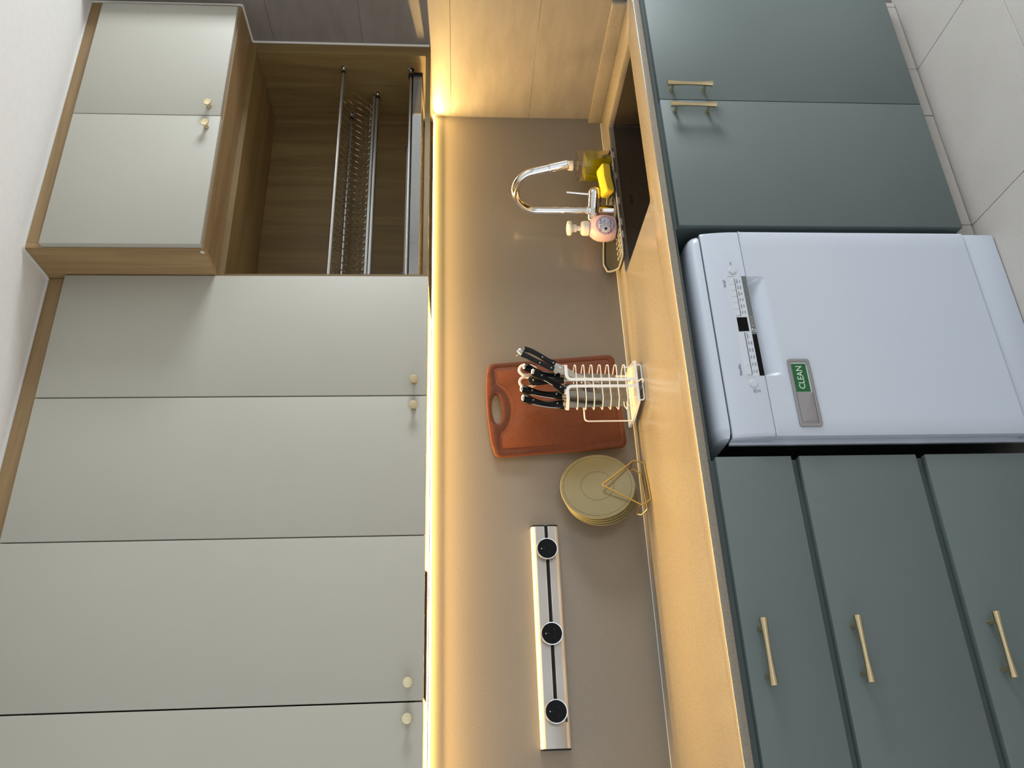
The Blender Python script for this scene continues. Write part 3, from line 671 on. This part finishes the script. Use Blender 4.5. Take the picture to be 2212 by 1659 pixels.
def mat_sheet(h0, h1, nu=40, nv=10):
    q = MB(); t = bmesh.new(); T = []; B = []
    for i in range(nu + 1):
        T.append([t.verts.new(msurf(*corner(i / nu, j / nv), h1)) for j in range(nv + 1)]); B.append([t.verts.new(msurf(*corner(i / nu, j / nv), h0)) for j in range(nv + 1)])
    for i in range(nu):
        for j in range(nv):
            uu, vv = (i + .5) / nu, (j + .5) / nv
            if abs(uu - hole_u) < .066 and abs(vv - .62) < .26: continue
            t.faces.new((T[i][j], T[i][j + 1], T[i + 1][j + 1], T[i + 1][j])); t.faces.new((B[i][j], B[i + 1][j], B[i + 1][j + 1], B[i][j + 1]))
    be = [e for e in t.edges if e.is_boundary]
    per = [(i, 0) for i in range(nu)] + [(nu, j) for j in range(nv)] + [(i, nv) for i in range(nu, 0, -1)] + [(0, j) for j in range(nv, 0, -1)]
    for a, c in zip(per, per[1:] + per[:1]): t.faces.new((T[a[0]][a[1]], T[c[0]][c[1]], B[c[0]][c[1]], B[a[0]][a[1]]))
    bmesh.ops.remove_doubles(t, verts=t.verts, dist=1e-6); bmesh.ops.recalc_face_normals(t, faces=t.faces)
    q._keep(t); return q
obj('sheet', mat_sheet(0.0, .004), M_MAT, sm_)
rim = []
for k in range(72):
    a = 2 * PI * k / 72; c, s_2 = math.cos(a), math.sin(a)
    f = 1 / max(abs(c), abs(s_2)); u, v = corner(.5 + .5 * c * f * .995, .5 + .5 * s_2 * f * .985); rim.append(msurf(u, v, .006))
obj('rim', MB().tube(rim, 0.0036, 8, True), M_MATL, sm_, 'paler raised rim')
for side in (0, 1):
    for k in range(6 if side else 5):
        u = (.71 + .045 * k) if side else (.07 + .045 * k)
        obj('peg', MB().box(-.0055, .0055, -.006, .006, 0, .005, .001, mtx=Matrix.Translation(msurf(u, .585, .0038))), M_MATL, sm_)
        obj('ridge', MB().tube([msurf(u + .012, .44, .0055), msurf(u + .004, .25, .0055), msurf(u, .10, .0055)], .0036, 8), M_MATL, sm_)
for rr, m_ in ((.034, M_MATL), (.044, M_MATD), (.053, M_MATL)):
    L = [(FX + rr * math.cos(a), FY + rr * .85 * math.sin(a)) for a in [2 * PI * k / 36 for k in range(36)]]
    obj('collar_ring', MB().tube([msurf((x - MXR) / (MXL - MXR), (y + .152) / .124, .006) for x, y in L], .0034, 8, True), m_, sm_)
for u in (.10, .30, .53, .72, .83):
    p_ = msurf(u, 0.0, .002); obj('drain_tab', MB().box(p_.x - .014, p_.x + .014, p_.y - .004, p_.y + .004, p_.z - .004, p_.z + .006, .001), M_MATL, sm_)

# ------------------------------------------------------------------ bottles and sponge
yb = thing('soap_bottle', (-0.322, -0.096, ZK + .008), 'clear square pump bottle of yellow dish soap', 'bottle')
rz = Matrix.Translation((-0.322, -0.096, ZK + .0112)) @ Matrix.Rotation(math.radians(28), 4, 'Z')
def sq(hw, r, z): return [rz @ Vector((x, y, z)) for x, y in rrect(-hw, hw, -hw, hw, r, 5)]
obj('bottle', MB().loft([sq(.043, .006, 0), sq(.0445, .007, .003), sq(.0445, .007, .113), sq(.0425, .010, .119), sq(.030, .016, .1225), sq(.0135, .0125, .1245), sq(.0125, .0122, .140)]), M_CLEAR, yb)
obj('liquid', MB().loft([sq(.0415, .006, .002), sq(.0428, .006, .004), sq(.0428, .006, .090)]), M_LIQ, yb)
obj('dip_tube', MB().tube([rz @ Vector((0, 0, .012)), rz @ Vector((0, 0, .136))], .0045, 10), M_CLEAR, yb)
cz = rz @ Vector((0, 0, .133))
obj('collar', MB().lathe([(.0165, 0), (.0180, .001), (.0172, .016), (.0150, .018), (.0140, .0225), (.0085, .024)], cz, n=28), M_CREAM, yb)
obj('pump_head', MB().lathe([(.0065, .0245), (.0065, .040), (.0120, .042), (.0150, .048), (.0140, .056), (.008, .060), (0, .0605)], cz, n=24), M_CREAM, yb)
obj('pump_nozzle', MB().box(-.008, .008, -.036, -.006, .046, .057, .004, mtx=Matrix.Translation(cz) @ Matrix.Rotation(math.radians(150), 4, 'Z')), M_CREAM, yb)

pb = thing('soap_bottle', (-0.606, -0.100, ZK + .02), 'round pink foaming hand soap bottle with white pump', 'bottle')
PC = Vector((-0.606, -0.098, ZK + .0135))
obj('bottle', MB().lathe([(.030, 0), (.038, .002), (.0425, .010), (.0465, .028), (.0475, .045), (.0455, .060), (.0395, .075), (.0300, .087), (.0215, .0935), (.0195, .097)], PC, n=36), M_PINK, pb)
def ps(a, z):   # point on the pink bottle's skin, a = angle from the side that faces the camera
    pr = [(0.0, .038), (.010, .0425), (.028, .0465), (.045, .0475), (.060, .0455), (.075, .0395), (.087, .030)]
    for (z0, r0), (z1, r1) in zip(pr, pr[1:]):
        if z0 <= z <= z1: r = r0 + (r1 - r0) * (z - z0) / (z1 - z0); break
    th = math.radians(-126 + 12) + a
    return PC + Vector((math.cos(th) * r, math.sin(th) * r, z)), Vector((math.cos(th), math.sin(th), 0))
def decal(name, ca, cz_, ra, rz_, off, m_, par):
    t = bmesh.new(); n = 26; rings = []
    for k in range(0, 5):
        f = k / 4; rings.append([])
        for i in range(n):
            a = 2 * PI * i / n; p, nn = ps(ca + ra * f * math.cos(a), max(.001, min(.086, cz_ + rz_ * f * math.sin(a)))); rings[-1].append(t.verts.new(p + nn * off))
    for A, B in zip(rings[1:], rings[2:]):
        for i in range(n): t.faces.new((A[i], A[(i + 1) % n], B[(i + 1) % n], B[i]))
    t.faces.new(rings[1]); bmesh.ops.recalc_face_normals(t, faces=t.faces); q = MB(); q._keep(t); return obj(name, q, m_, par)
decal('label_border', 0.10, .042, .76, .034, .0006, M_LILAC, pb)
decal('label', 0.10, .041, .60, .027, .0010, M_LAB, pb)
def wrap_text(s, size, a0, z0, m_, sx=1.0):
    o_ = text('lettering', s, size, (0, 0, 0), pb, m_, 0.0, sx=sx); me = o_.data; O = org(pb)
    for v in me.vertices:
        w_ = v.co + O; p, nn = ps(a0 + w_.x / .0455, z0 + w_.y); v.co = p + nn * .0014 - O
wrap_text('Kirei Kirei', .0125, .08, .0600, M_NAVY, .85)
wrap_text('ANTI BACTERIAL', .0042, .06, .0520, M_NAVY, .9)
wrap_text('HAND SOAP', .0046, .24, .0455, M_NAVY, .9)
decal('seal', -.22, .0420, .11, .0055, .0013, M_NAVY, pb)
for k in range(13):
    a = .58 - k * .095; z = .0215 + .010 * abs(math.cos(k * 1.3)) - .006 * math.sin(k / 12 * PI)
    decal('flower', a, z, .040, .0021, .0014, M_RED if k % 3 else M_NAVY, pb)
for k in range(9):
    decal('flower', .10 + .16 * math.cos(k * .7), .0300 + .006 * math.sin(k * .7), .026, .0014, .0014, M_RED, pb)
pz = PC + Vector((0, 0, .095))
obj('collar', MB().lathe([(.0245, 0), (.0262, .002), (.0258, .018), (.0240, .0235), (.0205, .0265), (.0095, .028)], pz, n=30), M_CREAM, pb)
obj('pump_head', MB().lathe([(.0085, .026), (.0085, .043), (.0135, .0435), (.0138, .059), (.0150, .0595), (.0245, .062), (.0262, .068), (.0245, .0745), (.015, .0772), (0, .0778)], pz, n=28), M_CREAM, pb)
obj('pump_nozzle', MB().box(-.009, .009, -.033, -.010, .063, .075, .005, mtx=Matrix.Translation(pz) @ Matrix.Rotation(math.radians(-25), 4, 'Z')), M_CREAM, pb)

sp_ = thing('sponge', (-0.438, -0.135, ZK + .008), 'yellow sponge with black scouring side lying on the splash mat', 'sponge')
sm_m = Matrix.Translation((-0.438, -0.152, ZK + .0400)) @ Matrix.Rotation(math.radians(-6), 4, 'Z') @ Matrix.Rotation(math.radians(-5), 4, 'Y') @ Matrix.Rotation(math.radians(16), 4, 'X')
wv = rrect(-.058, .058, -.028, .028, .010, 4)
def waist(x, y): return (x, y * (1 - .16 * math.exp(-(x / .03) ** 2)))
L0 = [waist(*p) for p in wv]
wv2 = []
for i in range(len(L0)):
    a, c = L0[i], L0[(i + 1) % len(L0)]; n_ = max(1, int(math.hypot(c[0] - a[0], c[1] - a[1]) / .012))
    for k in range(n_): x = wv[i][0] + (wv[(i + 1) % len(wv)][0] - wv[i][0]) * k / n_; y = wv[i][1] + (wv[(i + 1) % len(wv)][1] - wv[i][1]) * k / n_; wv2.append(waist(x, y))
q = MB(); q.loft([[sm_m @ Vector((x * s, y * s, z)) for x, y in wv2] for z, s in ((-.009, .99), (-.006, 1), (.012, 1), (.016, .97), (.0175, .93))]); obj('foam', q, M_SPONGE, sp_, angle=60)
q = MB(); q.loft([[sm_m @ Vector((x * .99, y * .99, z)) for x, y in wv2] for z in (-.017, -.0092)]); obj('scouring_pad', q, M_SCOUR, sp_, 'black scouring layer')

# ------------------------------------------------------------------ knife rack
kr = thing('knife_rack', (-1.25, -0.13, ZK), 'white wire knife rack standing in front of the cutting board', 'knife rack')
hexf = [(-1.188, -.178), (-1.174, -.150), (-1.188, -.116), (-1.302, -.116), (-1.328, -.150), (-1.302, -.178)]
def strip(path, z0, z1, th, m_, name, par):
    q = MB(); rings = []
    for p in path: p = Vector(p); rings.append(p)
    return None
# top rim: flat band round the sides and back, its two front ends bent down into the front bars
W = .0095
def band(pts, side, wd, th):
    """flat band: pts are centres, side the width direction per point"""
    q = MB(); R = []
    for i, p in enumerate(pts):
        p = Vector(p); a = Vector(pts[max(0, i - 1)]); c = Vector(pts[min(len(pts) - 1, i + 1)]); d = (c - a).normalized(); s_ = Vector(side[i]).normalized(); nn = d.cross(s_).normalized()
        R.append([p + s_ * wd / 2 + nn * th / 2, p - s_ * wd / 2 + nn * th / 2, p - s_ * wd / 2 - nn * th / 2, p + s_ * wd / 2 - nn * th / 2])
    q.loft(R); return q
ZT = 1.1640; zb_ = .950
pts = []; sd_ = []
for k in range(7):
    a = k / 6 * PI / 2; pts.append((-1.2375 + .016 - .016 * math.cos(PI / 2 - a) if False else -1.2375 + .016 * (1 - math.cos(a)), -.1785, ZT - .016 * (1 - math.sin(a)))); sd_.append((math.cos(a), 0, -math.sin(a)))
pts = [(-1.2375, -.1785, zb_), (-1.2375, -.1785, 1.05)] + pts; sd_ = [(1, 0, 0), (1, 0, 0)] + sd_
pts += [(-1.188, -.1785, ZT), (-1.174, -.150, ZT), (-1.188, -.116, ZT), (-1.245, -.1155, ZT), (-1.302, -.116, ZT), (-1.328, -.150, ZT), (-1.302, -.1785, ZT)]; sd_ += [(0, 0, -1)] * 7
for k in range(6, -1, -1):
    a = k / 6 * PI / 2; pts.append((-1.2605 - .016 * (1 - math.cos(a)), -.1785, ZT - .016 * (1 - math.sin(a)))); sd_.append((-math.cos(a), 0, -math.sin(a)))
pts += [(-1.2605, -.1785, 1.05), (-1.2605, -.1785, zb_)]; sd_ += [(-1, 0, 0), (-1, 0, 0)]
obj('rim_band', band(pts, sd_, W, .0018), M_WIRE, kr)
wz = [1.133, 1.107, 1.0815, 1.055, 1.030, 1.005, .978]
hexw = [(x, y + (.0015 if y < -.15 else -.0015 if y > -.14 else 0)) for x, y in hexf]; wf = None
for z in wz:
    if wf is None: wf = obj('wire_hoop', MB().tube([(x, y, z) for x, y in hexw], .0017, 8, True, .006), M_WIRE, kr); z0_ = z
    else: c = wf.copy(); COL.objects.link(c); c.parent = kr; c.location = (0, 0, z - z0_)
base = [(-1.178, -.186), (-1.318, -.186), (-1.338, -.10), (-1.338, -.030), (-1.172, -.030), (-1.165, -.10)]
obj('base_band', band([(*p, .947) for p in base + base[:1]], [(0, 0, 1)] * 7, .008, .0018), M_WIRE, kr)
obj('base_plate', MB().slab([(x * .985 - 1.25 * .015, y * .97 - .003) for x, y in base], .0016, ((0, 0, .9440), (1, 0, 0), (0, 1, 0), (0, 0, 1))), M_CREAM, kr)
for x in (-1.30, -1.195):
    obj('corner_wire', MB().tube([(x, -.176, .978), (x, -.182, .950)], .0015, 8), M_WIRE, kr); obj('corner_wire', MB().tube([(x - .012 if x < -1.25 else x + .012, -.152, .978), (x - .020 if x < -1.25 else x + .010, -.150, .950)], .0015, 8), M_WIRE, kr)
obj('foot_wire', MB().tube([(-1.19, -.180, .943), (-1.19, -.184, .9290), (-1.31, -.184, .9290), (-1.31, -.180, .943)], .0023, 8, fillet=.008), M_WIRE, kr)
obj('foot_wire', MB().tube([(-1.185, -.050, .943), (-1.185, -.046, .9290), (-1.325, -.046, .9290), (-1.325, -.050, .943)], .0023, 8, fillet=.008), M_WIRE, kr)
obj('foot_wire', MB().tube([(-1.249, -.186, .943), (-1.249, -.200, .938), (-1.249, -.203, .9290), (-1.258, -.186, .9290), (-1.258, -.05, .9290)], .0021, 8, fillet=.004), M_WIRE, kr)
obj('board_holder', MB().tube([(-1.333, -.072, .948), (-1.333, -.072, 1.099), (-1.175, -.072, 1.099), (-1.175, -.072, .948)], .0026, 8, fillet=.012), M_WIRE, kr)

def blade(name, c0, d, sdir, prof_, th, m_, par):
    """flat blade: prof_ = (s along d, half-width left, half-width right)"""
    c0, d, sdir = Vector(c0), Vector(d).normalized(), Vector(sdir); sdir = (sdir - d * sdir.dot(d)).normalized(); n_ = d.cross(sdir)
    L = [(s, a) for s, a, c in prof_] + [(s, -c) for s, a, c in reversed(prof_)]
    return obj(name, MB().slab(L, th, (c0 - n_ * th / 2, d, sdir, n_)), m_, par)
def knife(label, top, mid, neck, tip, half, r=.0148, wide=.62, rivets=True, spine=(0, 0, 1)):
    top, mid, neck, tip = map(Vector, (top, mid, neck, tip))
    k = thing('kitchen_knife', tuple(neck), label, 'knife', 'knives in the white rack')
    P = []; n = 12
    for i in range(n + 1):
        t = i / n; P.append(neck * (1 - t) ** 2 + mid * 2 * t * (1 - t) + top * t * t)
    rings = []; side = None
    for i, p in enumerate(P):
        a, c = P[max(0, i - 1)], P[min(n, i + 1)]; d = (c - a).normalized()
        wdir = Vector((1, 0, .4)); wdir = (wdir - d * wdir.dot(d)).normalized(); n_ = d.cross(wdir)
        f = r * (.78 + .22 * math.cos(i / n * 2 * PI)) * (1.05 if i > n - 3 else 1) * (.80 if i == n else 1)
        rings.append([p + wdir * f * math.cos(b_) + n_ * f * wide * math.sin(b_) for b_ in [2 * PI * j / 14 for j in range(14)]])
    obj('handle', MB().loft(rings), M_BLACKG, k, angle=60)
    d = (P[-1] - P[-2]).normalized()
    obj('butt_cap', MB().ball(P[-1] - d * .001, r * .86, 14, (1, .8, .55)), M_STEEL, k)
    # tang line along the handle's edge
    obj('tang', MB().tube([p + (Vector((1, 0, .4)).normalized() * -r * .92 + Vector((0, -.002, 0))) for p in P[1:-1]], .0013, 6), M_STEEL, k)
    if rivets:
        for t in (2, 9):
            obj('rivet', MB().lathe([(.0020, 0), (.0020, .0007), (0, .0009)], P[t] + Vector((0, -r * wide - .0002, .0)), (-.25, -1, .25), 12), M_STEEL, k)
    bd = (neck - tip).normalized()
    obj('bolster', MB().tube([neck + bd * .004, neck - bd * .012], [r * .74, r * .62], 12), M_STEEL, k)
    wv_ = Vector((1, 0, 0)); wv_ = (wv_ - bd * wv_.dot(bd)).normalized(); L = (neck - tip).length
    a, c = half
    blade('blade', neck - bd * .010, -bd, wv_, [(0, a * .75, c * .75), (L * .08, a, c), (L * .55, a, c), (L * .85, a * .85, c * .6), (L - .012, a * .4, 0.001)] if tip.z > .99 else [(0, a, c), (L * .9 - .02, a, c), (L - .012, a * .95, c)], .0022, M_BLADE, k)
    return k
knife('black-handled knife standing right behind the shears handles', (-1.160, -.112, 1.287), (-1.190, -.116, 1.232), (-1.207, -.1345, 1.174), (-1.207, -.1345, 1.00), (.010, .011))
knife('black-handled knife leaning right, in front of the oval-holed sharpener', (-1.206, -.166, 1.266), (-1.238, -.172, 1.213), (-1.274, -.164, 1.169), (-1.296, -.165, 1.045), (.012, .010))
knife('black-handled cleaver with wide blade, rear of the left pair', (-1.238, -.112, 1.299), (-1.262, -.122, 1.235), (-1.272, -.1315, 1.172), (-1.262, -.1315, .968), (.040, .030))
knife('black-handled knife, front and leftmost of the knives', (-1.277, -.128, 1.297), (-1.307, -.140, 1.238), (-1.306, -.142, 1.172), (-1.302, -.142, .985), (.010, .012))
ks = thing('honing_steel', (-1.2235, -.140, 1.17), 'black-handled honing steel with an oval hanging hole', 'sharpener')
P0 = Vector((-1.2265, -.148, 1.168)); P1 = Vector((-1.2215, -.140, 1.276)); dd_ = (P1 - P0).normalized(); L_ = (P1 - P0).length
uu = (Vector((1, 0, 0)) - dd_ * dd_.x).normalized(); nn_ = dd_.cross(uu)
out = [(0, .010), (.02, .0085), (.045, .010), (.075, .0145), (.098, .0155), (.108, .011), (.112, .004), (.112, -.004), (.108, -.011), (.098, -.0155), (.075, -.0145), (.045, -.010), (.02, -.0085), (0, -.010)]
obj('handle', MB().slab(out, .012, (P0 - nn_ * .006, dd_, uu, nn_), [ell(.097, 0, .0032, .0062, 14)], .002), M_BLACK, ks)
obj('rod', MB().tube([P0 + Vector((0, 0, .002)), Vector((-1.2275, -.150, .958))], .0048, 12), M_STEEL, ks)

ps_ = thing('poultry_shears', (-1.2, -.15, 1.17), 'steel poultry shears with black riveted handles and a catch on top', 'shears')
def sweep(path, w0, th, name, m_, par, prof_=None):
    R = []; n = len(path); path = [Vector(p) for p in path]
    for i, p in enumerate(path):
        a, c = path[max(0, i - 1)], path[min(n - 1, i + 1)]; d = (c - a).normalized(); n_ = Vector((-.28, -1, .25)); n_ = (n_ - d * n_.dot(d)).normalized(); s_ = d.cross(n_)
        ww = (prof_[i] if prof_ else w0); R.append([p + s_ * ww + n_ * th * .7, p + s_ * ww * .55 + n_ * th, p - s_ * ww * .55 + n_ * th, p - s_ * ww + n_ * th * .7, p - s_ * ww - n_ * th * .7, p - s_ * ww * .55 - n_ * th, p + s_ * ww * .55 - n_ * th, p + s_ * ww - n_ * th * .7])
    return obj(name, MB().loft(R), m_, par, angle=50)
hA = [(-1.116, -.150, 1.288), (-1.121, -.150, 1.270), (-1.133, -.151, 1.250), (-1.147, -.152, 1.231), (-1.160, -.153, 1.214), (-1.168, -.153, 1.198), (-1.171, -.153, 1.189)]
hB = [(-1.138, -.158, 1.297), (-1.146, -.158, 1.282), (-1.158, -.158, 1.262), (-1.170, -.158, 1.241), (-1.181, -.158, 1.220), (-1.188, -.158, 1.206), (-1.191, -.158, 1.196)]
for h in (hA, hB):
    a = sweep(h, .0075, .0055, 'grip', M_BLACK, ps_, [.0085, .0078, .0074, .0075, .0080, .0085, .0065])
    obj('grip_edge', MB().tube([Vector(p) + Vector((-.0075, .001, -.0055)) for p in h], .0012, 6), M_STEEL, a)
    for t in (0, 3, 5):
        p = Vector(h[t]) + Vector((-.0016, -.0058, .0014)); obj('rivet', MB().lathe([(.0022, 0), (.0022, .0008), (0, .001)], p, (-.28, -1, .25), 12), M_STEEL, a)
obj('blade', MB().slab([(0, .009), (.030, .012), (.060, .010), (.155, .001), (.155, -.002), (.060, -.008), (.030, -.010), (0, -.006)], .003, ((-1.180, -.161, 1.196), Vector((-.50, .05, -.86)).normalized(), Vector((.86, 0, -.50)).normalized(), (0, -1, 0))), M_STEEL, ps_)
obj('blade', MB().slab([(0, .008), (.028, .011), (.060, .009), (.150, .001), (.150, -.002), (.060, -.009), (.028, -.010), (0, -.007)], .003, ((-1.196, -.1655, 1.199), Vector((-.30, .05, -.95)).normalized(), Vector((.95, 0, -.30)).normalized(), (0, -1, 0))), M_STEEL, ps_)
obj('pivot', MB().lathe([(.0062, 0), (.0058, .004), (.003, .0055), (0, .0056)], (-1.190, -.1595, 1.177), (-.28, -1, .25), 18), M_CHROME, ps_)
obj('spring', MB().lathe([(.0075, 0), (.0075, .006), (.005, .008), (0, .0082)], (-1.200, -.1575, 1.192), (-.28, -1, .25), 18), M_STEEL, ps_)
obj('catch', MB().box(-.0075, .0075, -.0035, .0035, -.010, .010, .0015, mtx=Matrix.Translation((-1.128, -.154, 1.301)) @ Matrix.Rotation(math.radians(50), 4, 'Y')), M_STEEL, ps_); obj('catch_hook', MB().tube([(-1.136, -.156, 1.306), (-1.1415, -.156, 1.311), (-1.145, -.156, 1.3165)], .0012, 6), M_STEEL, ps_)

ws = thing('kitchen_scissors', (-1.19, -.115, 1.17), 'kitchen scissors with two pale loop handles standing behind the knives', 'scissors')
for s in (1, -1):
    c = Vector((-1.165 if s > 0 else -1.208, -.105, 1.283)); L = [(c.x + .0185 * math.cos(a) * (1 if math.sin(a) > 0 else .95), -.100, c.z + (.020 if math.sin(a) > 0 else .036) * math.sin(a)) for a in [2 * PI * k / 22 for k in range(22)]]
    obj('loop_handle', MB().tube(L, .0042, 10, True), M_CREAM, ws); obj('shank', MB().tube([(c.x, -.102, 1.249), (-1.199 + s * .004, -.1145, 1.20)], .0045, 8), M_CREAM, ws)
    obj('blade', MB().slab([(0, .005), (.10, .003), (.13, 0), (.10, -.004), (0, -.005)], .002, ((-1.199 + s * .003, -.1205 - s * .0012, 1.206), Vector((-s * .03, 0, -1)).normalized(), (1, 0, 0), (0, -1, 0))), M_STEEL, ws)

# ------------------------------------------------------------------ cutting board
cbd = thing('cutting_board', (-1.258, -0.04, 0.975), 'terracotta brown cutting board with an oval hand hole, leaning on the backsplash', 'cutting board')
th = math.radians(2.6); tl = math.atan2(.030, .42)
u_ = Vector((math.cos(th), 0, math.sin(th))); v0 = Vector((-math.sin(th), 0, math.cos(th)))
v_ = (v0 * math.cos(tl) + Vector((0, 1, 0)) * math.sin(tl)).normalized(); n_ = u_.cross(v_)   # points to the room (-y)
BO = Vector((-1.2590, -0.0345, 1.190))
BW, BH = .1650, .2165
def outline(ins, bow=.012, r=.022):
    o_ = []
    for cx, cy, a0 in ((BW - ins - r, BH - bow - ins - r, 0), (-BW + ins + r, BH - bow - ins - r, 90), (-BW + ins + r, -BH + ins + r, 180), (BW - ins - r, -BH + ins + r, 270)):
        for k in range(7): t = math.radians(a0 + 90 * k / 6); o_.append((cx + r * math.cos(t), cy + r * math.sin(t)))
        if a0 == 0:
            for k in range(1, 12): x = (BW - ins - r) * (1 - 2 * k / 12); o_.append((x, BH - ins - bow * (x / BW) ** 2))
    return o_
HOLE = ell(0.0, BH - .0315, .0530, .0160, 40)
o_ = obj('board', MB().slab(outline(0), .0100, (BO - n_ * .006, u_, v_, n_), [HOLE], .0020), M_BOARD, cbd)
# juice groove: a recessed channel between two raised lips, dipping round the hand hole
def groove(ins):
    r = .014; L = []; x1 = BW - ins; y1 = BH - ins - .016; y0 = -BH + ins
    for k in range(5): t = math.radians(-90 + 90 * k / 4); L.append((x1 - r + r * math.cos(t), y0 + r + r * math.sin(t)))
    L.append((x1, y1 - r)); L.append((x1 - .004, y1 - .001)); L.append((x1 - .012, y1))
    k0 = .092 + (ins - .016) * .4
    L.append((k0, y1 - .003))
    for k in range(0, 15):
        a = math.radians(20 + (180 - 40) * k / 14); L.append(((k0 - .004) * math.cos(a), y1 + .012 - (.056 + (ins - .016) * .9) * math.sin(a)))
    L.append((-k0, y1 - .003)); L.append((-x1 + .012, y1)); L.append((-x1 + .004, y1 - .001)); L.append((-x1, y1 - r))
    for k in range(5): t = math.radians(180 + 90 * k / 4); L.append((-x1 + r + r * math.cos(t), y0 + r + r * math.sin(t)))
    return L
obj('outer_lip', MB().slab([(x, y) for x, y in outline(.0022)], .0022, (BO + n_ * .0034, u_, v_, n_), [groove(.0165), HOLE], .0008), M_BOARD, cbd)
obj('chopping_face', MB().slab(groove(.0250), .0022, (BO + n_ * .0034, u_, v_, n_), (), .0008), M_BOARD, cbd)

# ------------------------------------------------------------------ trivets in a gold stand
rot = math.radians(14); lean = math.radians(9)
tu = Vector((math.cos(rot), math.sin(rot), 0)); tn = Vector((math.sin(rot), -math.cos(rot), 0))
tv = (Vector((0, 0, 1)) * math.cos(lean) - tn * math.sin(lean)).normalized(); tw = tu.cross(tv)   # front normal
TC = Vector((-1.549, -0.0755, 1.0775))
lbs = ['sage green round trivet at the front of the gold stand', 'sage green round trivet second from the front in the gold stand', 'sage green round trivet third from the front in the gold stand', 'sage green round trivet at the back of the gold stand']
for k in range(4):
    c = TC - tw * (.0095 * k) - tu * (.0022 * k) - tv * (.0030 * k); R = .1135
    t = thing('trivet', tuple(c - tv * R), lbs[k], 'trivet', 'trivets in the gold stand')
    obj('disc', MB().lathe([(R - .001, -.0035), (R, -.0022), (R, .0014), (R - .0012, .0026), (R - .0098, .0026), (R - .0104, .0016), (R - .0110, .0026), (.0508, .0026), (.0501, .0016), (.0494, .0026), (0, .0026)], c, tw, 72), M_SAGE, t, angle=25)
ts = thing('trivet_stand', (-1.545, -.08, ZK), 'gold wire stand holding the round sage trivets', 'stand')
def frame_w(dn_, ap, lf, rt, apex_u=0.0):
    o_ = Vector((-1.5455, -0.1040, ZK + .0022)) - tn * dn_
    Q = lambda u, z, back=0.0: o_ + tu * u + Vector((0, 0, z)) - tn * back
    return Q
Q = frame_w(0, 0, 0, 0)
obj('front_frame', MB().tube([Q(-.004, .139, .010), Q(.079, .029, .003), Q(.064, 0, 0), Q(-.064, 0, 0), Q(-.080, .029, .003)], .0022, 8, True, .007), M_GOLD, ts)
Q2 = frame_w(-.0, 0, 0, 0)
Qb = lambda u, z, b=0: Q(u, z, .058 + b)
obj('rear_frame', MB().tube([Qb(-.076, .034, .004), Qb(-.084, .022), Qb(-.064, 0), Qb(.064, 0), Qb(.084, .022), Qb(.076, .034, .004)], .0022, 8, False, .006), M_GOLD, ts)
for s in (-1, 1):
    obj('cross_wire', MB().tube([Q(.0755 * s, .034, .004), Qb(.0755 * s, .034, .004)], .0020, 8), M_GOLD, ts)

for o_ in ALL:
    if '_o' in o_: del o_['_o']
